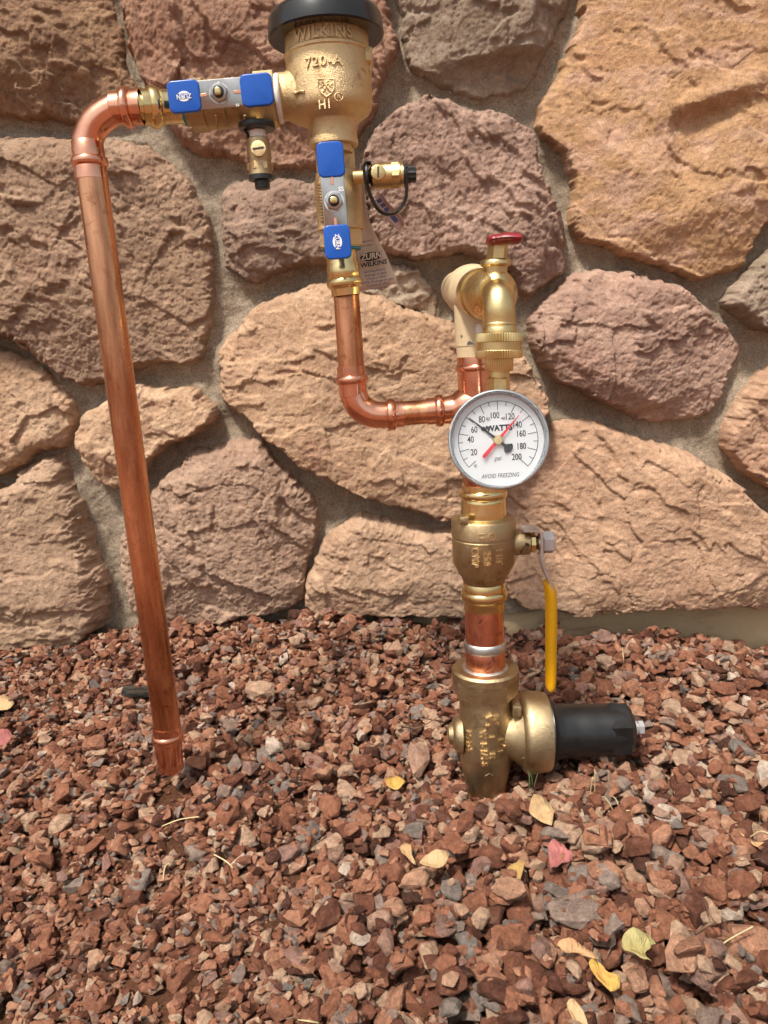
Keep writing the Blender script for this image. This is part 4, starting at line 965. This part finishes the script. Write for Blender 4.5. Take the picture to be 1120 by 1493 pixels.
obj('case', disc_lathe([(Rg*.55, -.026), (Rg*.90, -.026), (Rg*.94, -.024), (Rg*.95, -.004), (Rg*.985, -.003), (Rg*1.0, -.001), (Rg*1.0, .0018), (Rg*.985, .0030), (Rg*.960, .0032), (Rg*.945, .0022), (Rg*.935, -.0055), (Rg*.90, -.0062)], cap1=False), simple('gauge_case', (.40, .42, .43), .16, .85, .06, 20), gg)
obj('dial', disc_lathe([(Rg*.93, -.0068), (Rg*.93, -.0060), (.0001, -.0060)], cap1=False), MT['dial'], gg, smooth=False)
T = 58.0*kg; zd = -.0058
def flat_rect(x0_, y0_, x1_, y1_, w_, z_):
    d = math.hypot(x1_-x0_, y1_-y0_); nx_, ny_ = -(y1_-y0_)/d*w_/2, (x1_-x0_)/d*w_/2
    return [gf.at(x0_+nx_, y0_+ny_, z_), gf.at(x1_+nx_, y1_+ny_, z_), gf.at(x1_-nx_, y1_-ny_, z_), gf.at(x0_-nx_, y0_-ny_, z_)], [(0, 1, 2, 3)]
tk = []
a_of = lambda psi: R(219.5-264*psi/200)
for i in range(21):
    t = a_of(i*10); L = .235 if i % 2 == 0 else .115
    tk.append(flat_rect(T*math.cos(t), T*math.sin(t), T*(1-L)*math.cos(t), T*(1-L)*math.sin(t), 1.0*kg, zd))
for i in range(80):
    t, t2 = a_of(i*2.5), a_of((i+1)*2.5)
    tk.append(flat_rect(T*math.cos(t), T*math.sin(t), T*math.cos(t2), T*math.sin(t2), .9*kg, zd))
obj('tick_marks', join(*tk), MT['ink'], gg, smooth=False)
lab = [('20', -225, -97), ('40', -248, 22), ('60', -210, 110), ('80', -135, 200), ('100', -18, 228), ('120', 118, 208), ('140', 180, 128), ('160', 210, 45), ('180', 207, -70), ('200', 160, -165)]
obj('lettering', join(*[place(text2d(s_, 9.2*kg, .00005, .015, 0, .74), gf, x_/6.22*kg, y_/6.22*kg, zd) for s_, x_, y_ in lab]), MT['ink'], gg, smooth=False)
obj('lettering', join(place(text2d('psi', 7.2*kg, .00005, .0, .3, .85), gf, -12/6.22*kg, -165/6.22*kg, zd),
                      place(text2d('AVOID FREEZING', 6.2*kg, .00005, .0, .25, .76, 1.05), gf, 0, -325/6.22*kg, zd)), MT['ink'], gg, smooth=False)
obj('lettering', place(text2d('WATTS', 8.0*kg, .00006, .05, 0, .95, 1.05), gf, 20/6.22*kg, 110/6.22*kg, zd), MT['ink'], gg, smooth=False)
obj('lettering', place(text2d('ON', 6.0*kg, .00005, .05, 0, .9), gf, -108/6.22*kg, 112/6.22*kg, zd), MT['ink'], gg, smooth=False)
def needle(name, ang, L, Lt, w0, w1, tail, mt, z_):
    c_, s_ = math.cos(ang), math.sin(ang)
    pts = [(L, -.6), (L, .6), (0, w0*1.35), (-Lt*.55, w0*1.5)] + tail + [(-Lt*.55, -w0*1.5), (0, -w0*1.35)]
    poly = [((a_*c_-b_*s_)*kg, (a_*s_+b_*c_)*kg) for a_, b_ in pts]
    return obj(name, slab(gf, poly, z_, z_+.0005), mt, gg, smooth=False)
needle('needle', R(138.5), 54, 24, 1.5, 4, [(-13, 2.6), (-19, 8.5), (-22, 7), (-24, 3), (-24.3, 0), (-24, -3), (-22, -7), (-19, -8.5), (-13, -2.6)][0:9], MT['ink'], -.0048)
needle('needle', R(46.5), 47, 34, 1.8, 3, [(-31, 3), (-33, 2.2), (-34, 0), (-33, -2.2), (-31, -3)], MT['redneedle'], -.0036)
obj('hub', disc_lathe([(7.2*kg, -.0058), (7.2*kg, -.0028), (6*kg, -.0020), (.0001, -.0018)], seg=36, cap1=False), MT['bib'], gg)
for (x_, y_) in ((-78, 205), (58, 205), (-220, -215)):
    x_ *= kg/6.22; y_ *= kg/6.22; rr_ = (3.2 if y_ > 0 else 2.4)*kg
    obj('rivet', ring_lathe([gf.at(x_, y_, -.006), gf.at(x_, y_, -.0052), gf.at(x_, y_, -.0046)], [rr_, rr_*.8, rr_*.2], axis=gf.n, seg=16), MT['zinc'], gg)
obj('lens', disc_lathe([(Rg*.945, .0005), (Rg*.945, .0016), (Rg*.5, .0022), (.0001, .0024), (.0001, .0012), (Rg*.5, .0010), (Rg*.945, .0005)], cap0=False, cap1=False), MT['glass'], gg)
# ---- ball valve with yellow lever
bv = thing('ball_valve', P(707, 890, DM), 'brass ball valve with yellow lever under the gauge', 'valve')
A, B = (704.5, 700, DM), (706.5, 890, DM)
bvb = obj('body', column(A, B, [(750, 31), (753, 33.5), (754.5, 45), (757, 46.8), (779, 46.8), (780, 45), (782, 45), (783, 46.0), (818, 45.4), (830, 38.5), (834, 37.5), (836, 35), (843, 31.5), (848, 30), (850, 29)], seg=72), MT['bronze_d'], bv)
obj('press_end', column(A, B, [(706, 27), (706, 30.6), (712, 31)]+bead(712.5, 726, 31, 34.8)+[(728, 31.8), (731, 32), (744, 32.3), (752, 33.4), (754, 33)], seg=56), MT['brass'], bv)
obj('press_end', column(A, B, [(846, 29), (848, 30.5), (858, 30.8)]+bead(859, 873, 30.8, 33.8)+[(875, 29.8), (887, 29.6), (887, 27)], seg=56), MT['brass'], bv)
fr = Frame((675, 762, DM-.02), (690, 762, DM-.02)); k = mpp(700, 780, DM)
fr.o = P(676, 758, DM-.018)
obj('stop_lug', slab(fr, rrect(13*k, 11*k, 1*k, 2), -.008, .004, .0008, 2), MT['bronze_d'], bvb)
axb = P(*A)-P(*B)
def bt(s, px, py, h, rot, **kw):
    Rr = kw.pop('Rr', 46)*k
    c_ = P(705.5, py, DM); sh_ = (P(px, py, DM-.02).z-c_.z) if False else 0
    tp = c_+Vector((0, -Rr, 0)); q = project(tp); c_ = c_+Vector((0, 0, -(py-q[1])*mpp(px, py, DM-.03)))
    q = project(c_+Vector((0, -Rr, 0)))
    return wrap(text2d(s, h*k, .0018, **kw), c_, axb, Rr, math.asin(max(-.9, min(.9, (px-q[0])*mpp(px, py, DM-.03)/Rr))), 0, rot)
hp = -math.pi/2
obj('lettering', join(bt('1 1/4"', 728, 813, 10.5, hp, bold=.003, squeeze=.70, Rr=46.5), bt('250', 710, 814, 10.5, hp, bold=.003, squeeze=1.0, Rr=46.5), bt('CWP', 693, 813, 10.5, hp, bold=.003, squeeze=.85, Rr=46.5)), MT['bronze_hi'], bvb, smooth=False)
obj('lettering', join(bt('LF', 702, 782, 8, hp, bold=.01, Rr=47.2), bt('O', 717, 782, 10, hp, bold=.0, Rr=47.2), bt('V', 717, 782, 5, hp, bold=.0, Rr=47.2)), MT['bronze_hi'], bvb, smooth=False)
sA, sB = (745, 792, DM), (800, 790.5, DM)
obj('stem_boss', column(sA, sB, [(738, 18), (752, 17.8), (771, 17.5), (772, 16)], ax='x', seg=40), MT['bronze_d'], bv)
obj('packing_nut', column(sA, sB, [(772, 13), (773, 15), (779, 15), (780, 12), (788, 7)], ax='x', seg=8), MT['brass'], bv, sharp=20)
obj('stop_screw', column((764, 802, DM-.010), (768, 796, DM-.012), [(806, 3.4), (794, 3.6)], seg=14), MT['steel'], bv)
def strip(pts, hw, th):
    """a bent flat bar: pts are (px, py, D); width across depth, thickness in the picture plane"""
    V, Fc = [], []
    ps = [P(*p) for p in pts]
    for i, p in enumerate(ps):
        t = (ps[min(i+1, len(ps)-1)]-ps[max(i-1, 0)]).normalized(); yv = Vector((0, 1, 0)); nn = t.cross(yv).normalized()
        w_ = hw[i] if isinstance(hw, list) else hw
        for a_, b_ in ((-1, -1), (1, -1), (1, 1), (-1, 1)): V.append(p+nn*(a_*th/2)+yv*(b_*w_))
    for i in range(len(ps)-1):
        for j in range(4):
            Fc.append((i*4+j, i*4+(j+1) % 4, i*4+4+(j+1) % 4, i*4+4+j))
    Fc += [(3, 2, 1, 0), tuple(len(ps)*4-4+j for j in range(4))]
    return V, Fc
lv = obj('lever', strip(catmull([(761, 771, DM-.004), (775, 770.5, DM-.004), (783, 771.5, DM-.004), (787, 777, DM-.004), (787.5, 800, DM-.004), (789, 815, DM-.004), (794, 832, DM-.004), (800, 845, DM-.004), (804, 860, DM-.004)], 5), .0085, .0022), MT['lever'], bv, sharp=50)
yg = [(P(798, 848, DM-.004), .0040), (P(802, 860, DM-.004), .0050), (P(803.5, 880, DM-.004), .0050), (P(803.5, 940, DM-.004), .0049), (P(803, 990, DM-.004), .0047), (P(802.8, 1003, DM-.004), .0038), (P(802.8, 1008, DM-.004), .0014)]
obj('grip', tube(yg, 24, 6, (1.9, 1.0)), MT['yellow'], lv)
obj('nut', column(sA, sB, [(789, 9), (790, 15.5), (791.5, 16.5), (805, 16.5), (807, 15)], ax='x', seg=6, phase=.55), MT['zinc'], bv, sharp=20)
obj('washer', column(sA, sB, [(783, 17), (785, 17.5), (786, 13)], ax='x', seg=30), MT['steel'], bv)
# ---- soldered copper stub
cs = thing('copper_stub', P(708, 965, DM), 'short soldered copper stub with dark flux stains under the ball valve', 'copper pipe')
A, B = (706, 885, DM), (708, 985, DM)
obj('pipe', column(A, B, [(884, 27.8), (936, 28.2)], seg=56), MT['copper_old'], cs)
obj('solder_ring', column(A, B, [(933, 28)]+bead(933, 947, 28.5, 31)+[(948, 28)], seg=56), MT['solder'], cs)
obj('socket', column(A, B, [(944, 28.5), (946, 29.3), (960, 29), (978, 29)], seg=56), MT['copper_old'], cs)
# ---- pressure regulator
pr = thing('pressure_regulator', P(708, 1150, DM), 'bronze pressure regulator with black bell housing half buried in red gravel', 'pressure regulator')
A, B = (707.5, 970, DM), (709, 1165, DM)
obj('solder_bead', column(A, B, [(966, 29)]+bead(970, 985, 28, 36.5)+[(986, 28)], seg=56), MT['solder'], pr)
obj('union_nut', column(A, B, [(974, 34), (974, 45), (976, 47.5), (986, 49), (988, 49), (1008, 47.5), (1010, 42)], seg=8, phase=.25), MT['bronze_d'], pr, sharp=20)
obj('nut_rim', column(A, B, [(972, 35), (972, 45.5), (975, 48.5), (984, 48.5), (986, 45)], seg=64), MT['bronze_d'], pr)
prb = obj('body', column(A, B, [(1000, 37), (1015, 37.5), (1040, 38.3), (1090, 38.5), (1105, 37.5), (1120, 34.5), (1135, 30.5), (1165, 27), (1190, 27)], seg=64), MT['bronze_m'], pr)
sA, sB = (708, 1069, DM), (925, 1062.5, DM)
obj('side_cone', column(sA, sB, [(705, 20), (728, 30), (740, 36), (750, 42), (757, 47.5), (760, 50)], ax='x', seg=64), MT['bronze_m'], prb)
obj('side_flange', column(sA, sB, [(757, 48), (759, 54), (764, 58), (770, 59.5), (792, 57), (797, 55.5), (799, 52)], ax='x', seg=72), MT['bronze_m'], pr)
obj('inlet_plug', column(sA, sB, [(653, 8), (654, 13), (660, 16.5), (661, 21), (664, 24), (667, 26), (673, 29), (673.5, 20), (690, 18)], ax='x', seg=48), MT['bronze_m'], pr)
fr = Frame((745, 1040, DM), (760, 1040, DM)); k = mpp(750, 1040, DM); fr.o = P(752, 1032, DM-.012)
obj('cast_lug', slab(fr, rrect(12*k, 16*k, 2*k, 3), -.01, .008, .001, 2), MT['bronze_m'], prb)
bell = obj('bell_housing', column(sA, sB, [(797, 54), (799, 54.5), (801, 52), (804, 45), (809, 41), (818, 39), (840, 38), (880, 37.4), (893, 37.2), (913, 34.5), (920, 27), (923, 18), (924, 8)], ax='x', seg=64), MT['rubber'], pr)
obj('hex_facets', column(sA, sB, [(882, 37.0), (888, 42.0), (911, 40.5), (919, 31)], ax='x', seg=6, phase=.52), MT['rubber'], bell, sharp=20)
obj('adjusting_bolt', column((915, 1061.5, DM), (940, 1061, DM), [(918, 7), (919, 12.5), (921.5, 12.5), (922, 10.5), (928, 10.5), (928.5, 7), (930, 7), (930.5, 10.5), (937, 10.5), (938, 9)], ax='x', seg=6, phase=.4), MT['zinc'], pr, sharp=20)
axp = P(*A)-P(*B)
def pt(s, px, py, h, rot, dz=0, Rr=39.2, **kw):
    Rr = Rr*k; c_ = P(708.5, py, DM)
    q = project(c_+Vector((0, -Rr, 0))); c_ = c_+Vector((0, 0, -(py-q[1])*mpp(px, py, DM-.03)))
    q = project(c_+Vector((0, -Rr, 0)))
    return wrap(text2d(s, h*k, .0018, bold=.015, **kw), c_, axp, Rr, math.asin(max(-.96, min(.96, (px-q[0])*mpp(px, py, DM-.03)/Rr))), 0, rot)
obj('lettering', join(pt('NR3XL', 684, 1085, 8.5, hp, squeeze=.95), pt('W 1-1/4 S', 705, 1090, 9.5, hp+.05, squeeze=1.0), pt('H3', 724, 1050, 9, hp), pt('I', 717, 1074, 8.5, hp), pt('L', 731, 1081, 8.5, hp), pt('N', 718, 1101, 8.5, hp),
                      pt('I', 730, 1096, 8.5, hp), pt('K', 740, 1088, 9, hp), pt('<', 713, 1047, 13, 0), pt('=', 711, 1058, 8, 0)), MT['bronze_hi'], prb, smooth=False)
# raised arrow frame low on the body
ar = []
def pr_line(pts, w_, Rpx=38.5, closed=True):
    P3 = []
    a0 = P(*A); an = axp.normalized(); rad = Rpx*k
    for (px, py) in pts:
        r_ = ray(px, py).normalized(); d = r_-an*r_.dot(an); oc = CAM-a0; o2 = oc-an*oc.dot(an)
        aa = d.dot(d); bb = 2*d.dot(o2); cc_ = o2.dot(o2)-rad*rad; disc = max(0, bb*bb-4*aa*cc_)
        P3.append(CAM+r_*((-bb-math.sqrt(disc))/(2*aa)))
    if closed: P3.append(P3[0])
    return join(*[ring_lathe([a_, b_], [w_, w_], seg=6) for a_, b_ in zip(P3[:-1], P3[1:])])
obj('emblem', pr_line([(708, 1118), (719, 1117), (719, 1131), (714, 1127), (707, 1132)], .0008, 36.5), MT['bronze_m'], prb)
# ================================================================ leaves and litter
def leaf_mat(name, a, b):
    m = M(name); c = m.mix(m.ramp(m.noise(55, 5, .6), [(.35, 0), (.65, 1)]), a, b)
    c = m.mix(m.ramp(m.noise(260, 4, .6), [(.6, 0), (.75, .6)]), c, tuple(x*.5 for x in a))
    c = m.mix(m.ramp(m.noise(28, 3, .6), [(.52, 0), (.62, .55)]), c, tuple(x*.55 for x in b)); m.set(c, .6, 0, .3); m.bump(m.noise(180, 4, .6, (3, 1, 1)), .0022); return m.m
def hm(x, y):
    i = int((x-hx0)/hs); j = int((y-hy0)/hs)
    i = min(max(i, 2), HM.shape[1]-3); j = min(max(j, 2), HM.shape[0]-3)
    return float(HM[j-2:j+3, i-2:i+3].max())
def leaf(pts, mt, label, tilt=.25, curl=.002):
    cx = sum(p[0] for p in pts)/len(pts); cy = sum(p[1] for p in pts)/len(pts)
    p = G(cx, cy, .008); zc = max(hm(p.x, p.y), hm(p.x-.006, p.y), hm(p.x+.006, p.y), hm(p.x, p.y-.006), float(ground(p.x, p.y)))+.0018
    # slide along the view ray so that it really lies on the stones
    r_ = ray(cx, cy); t_ = (zc-CAM.z)/r_.z; p = CAM+r_*t_
    kx = r_.length*0+t_/F
    va = math.atan2(-r_.z, math.hypot(r_.x, r_.y)); fac = math.sin(va+tilt)
    u_ = Vector((1, 0, -.05)); w_ = Vector((0, math.cos(tilt), math.sin(tilt)))
    outl = smooth_poly(pts, 3); V = [p+Vector((0, 0, -curl))]; n = len(outl)
    for rr_ in (.5, 1.0):
        for i, (x_, y_) in enumerate(outl):
            q = p+u_*((x_-cx)*kx*rr_)+w_*(-(y_-cy)*kx/fac*rr_)
            q.z += curl*(rr_**2)*(1.0+.8*math.sin(i*.55+cx)+.3*math.sin(i*1.3))
            V.append(q)
    Fc = [(0, 1+i, 1+(i+1) % n) for i in range(n)]
    Fc += [(1+i, 1+n+i, 1+n+(i+1) % n, 1+(i+1) % n) for i in range(n)]
    o = obj('fallen_leaf', (V, Fc), mt, None, True, 0, label=label, cat='leaf', group='fallen leaves on the gravel')
    return thick(o, .0003)
L1 = leaf_mat('leaf_tan', (.50, .35, .19), (.40, .25, .12)); L2 = leaf_mat('leaf_yellow', (.50, .33, .08), (.42, .22, .06))
L3 = leaf_mat('leaf_pink', (.46, .17, .15), (.36, .12, .11)); L4 = leaf_mat('leaf_green', (.38, .34, .15), (.30, .24, .09)); L5 = leaf_mat('leaf_orange', (.47, .29, .15), (.42, .21, .09))
leaf([(771,1186),(784,1164),(796,1166),(812,1181),(806,1191),(798,1208),(790,1200),(778,1194)], L1, 'tan lobed leaf just below the regulator')
leaf([(798,1268),(801,1240),(812,1228),(826,1233),(828,1244),(836,1248),(830,1256),(816,1260),(806,1268)], L3, 'bright pink leaf on the gravel below the regulator', .4)
leaf([(610,1262),(620,1250),(638,1246),(656,1250),(650,1260),(634,1268),(618,1266)], L1, 'tan oval leaf with pointed ends in the middle of the gravel', .2)
leaf([(583,1238),(592,1232),(600,1240),(601,1250),(606,1260),(596,1256),(586,1248)], L1, 'small narrow cream leaf left of the tan oval leaf', .3)
leaf([(735,1275),(748,1262),(768,1262),(762,1276),(754,1290),(742,1284)], leaf_mat('leaf_olive', (.42, .27, .09), (.33, .20, .07)), 'olive tan torn leaf lower left of the pink leaf', .5)
leaf([(562,1140),(568,1134),(580,1136),(592,1144),(584,1150),(574,1152),(564,1148)], L2, 'yellow leaf in the gravel left of the regulator', .2)
leaf([(907,1382),(915,1370),(930,1366),(950,1366),(958,1380),(946,1378),(948,1388),(938,1392),(944,1404),(932,1405),(918,1396)], L4, 'yellow green curled leaf with a notched edge at lower right', .35, .003)
leaf([(812,1384),(822,1377),(838,1376),(856,1384),(870,1398),(866,1404),(852,1394),(836,1390),(820,1390)], L5, 'long orange tan leaf arching over stones at lower right', .3)
leaf([(862,1412),(874,1402),(880,1410),(888,1424),(902,1430),(898,1440),(884,1444),(868,1434)], L2, 'orange yellow leaf tucked under the long arching leaf', .3)
leaf([(830,1470),(842,1467),(852,1480),(856,1498),(840,1500),(832,1490)], L1, 'pale yellow leaf at the bottom edge of the view', .3)
leaf([(-14,1020),(6,1018),(20,1028),(16,1038),(0,1040),(-14,1036)], L1, 'tan leaf at the left edge beside the pipe end', .3)
leaf([(-12,1074),(4,1068),(14,1076),(10,1088),(0,1104),(-10,1098)], L3, 'pink leaf at the left edge of the gravel', .4)
leaf([(1086,1218),(1098,1226),(1118,1232),(1134,1242),(1118,1240),(1098,1234)], L5, 'thin orange leaf sliver at the right edge of the gravel', .2)
# charred bark piece at left
bp = G(190, 997, .008)
V_, T_ = HIG[5]; Rm = np.array(Matrix.Rotation(-.12, 3, 'Z') @ Matrix.Rotation(.2, 3, 'X'))
W = (V_*np.array([.033, .012, .0055])) @ Rm.T+np.array([bp.x, bp.y, hm(bp.x, bp.y)+.001])
m = M('bark'); c = m.mix(m.ramp(m.noise(90, 5, .7, (1, 2, 3)), [(.4, 0), (.65, 1)]), (.030, .026, .024), (.11, .085, .06)); m.set(c, .95, 0, .2); m.bump(m.noise(120, 6, .8, (.4, 2, 3)), .006)
me = np_mesh('bark_chip', W, T_, m.m); o = bpy.data.objects.new('bark_chip', me); COL.objects.link(o)
setp(o, 'dark charred flat wood chip behind the copper pipe on the gravel', 'wood chip')
# straws
ms = simple('dry_straw', (.50, .40, .22), .7, 0, .2, 80); mtw = simple('twig_brown', (.16, .09, .05), .8, 0, .2, 80); mgr = simple('blade_green', (.10, .13, .05), .6, 0, .2, 80)
def straw(pts, label, mt=ms, r_=.00055, grp='dry straws on the gravel', nm='straw'):
    ps = []
    for (px, py, off) in pts:
        p = G(px, py, .006); z_ = hm(p.x, p.y)+.0008+off; rr_ = ray(px, py); ps.append((CAM+rr_*((z_-CAM.z)/rr_.z), r_))
    # never dip below neighbours
    o = obj(nm, tube(ps, 6, 4), mt, None, True, 0, label=label, cat='dry straw' if nm == 'straw' else 'twig', group=grp)
straw([(236, 1205, 0), (262, 1195, .002), (290, 1191, 0)], 'pale straw lying right of the pipe end')
straw([(238, 1284, 0), (242, 1262, .002), (262, 1254, 0)], 'bent pale straw in the left middle of the gravel')
straw([(312, 1246, 0), (330, 1256, .002), (340, 1266, 0)], 'short straw in the middle left of the gravel')
straw([(1042, 1388, 0), (1060, 1372, .003), (1098, 1351, 0)], 'long pale straw at the lower right')
straw([(1014, 1362, 0), (1034, 1348, .003), (1042, 1345, .002)], 'curved dark twig at the lower right', mtw, .0009, 'twigs on the gravel', 'twig')
straw([(1028, 1316, 0), (1034, 1332, .004), (1044, 1346, 0)], 'thin brown twig above the curved one', mtw, .0006, 'twigs on the gravel', 'twig')
straw([(434, 1487, 0), (450, 1489, .001), (466, 1492, 0)], 'yellow straw at the bottom edge')
straw([(640, 1045, 0), (605, 1062, .002), (578, 1048, 0)], 'thin brown twig left of the regulator', mtw, .0005, 'twigs on the gravel', 'twig')
straw([(908, 944, .0), (909, 958, .005), (910, 973, 0)], 'upright pale straw behind the black bell housing')
straw([(1128, 1220, 0), (1110, 1212, .002), (1092, 1222, 0)], 'curved straw at the right edge of the gravel')
straw([(487, 955, 0), (520, 956, .001), (548, 948, 0)], 'greenish straw near the wall in the middle')
# small tufts of grass
def tuft(cx, cy, label, spec, mt):
    b_ = G(cx, cy, .002); parts = []
    for (dx, dy, up_) in spec:
        p0 = b_+Vector((random.uniform(-.003, .003), random.uniform(-.003, .003), 0)); p1 = p0+Vector((dx*.5, dy*.5, up_*.8+.004)); p2 = p0+Vector((dx, dy, up_))
        parts.append(tube([(p0, .0009), (p1, .0008), (p2, .0002)], 5, 4, (1, .5)))
    obj('grass_tuft', join(*parts), mt, None, True, 0, label=label, cat='grass')
tuft(775, 1150, 'small dark grass blades under the regulator flange', [(-.008, .0, .03), (.006, .004, .028), (.012, -.002, .022), (-.003, .006, .034)], mgr)
tuft(903, 1196, 'dry fine grass tuft below the black bell housing', [(-.022, .006, .012), (-.014, .012, .014), (-.026, .0, .008), (-.008, .012, .016), (.012, .006, .010), (.018, -.002, .006), (-.018, -.006, .007)], ms)
tuft(865, 1160, 'pale grass blades standing under the black bell housing', [(.0, .002, .022), (.003, -.002, .016)], ms)
print('tris', sum(len(o.data.polygons) for o in bpy.data.objects if o.type == 'MESH'))
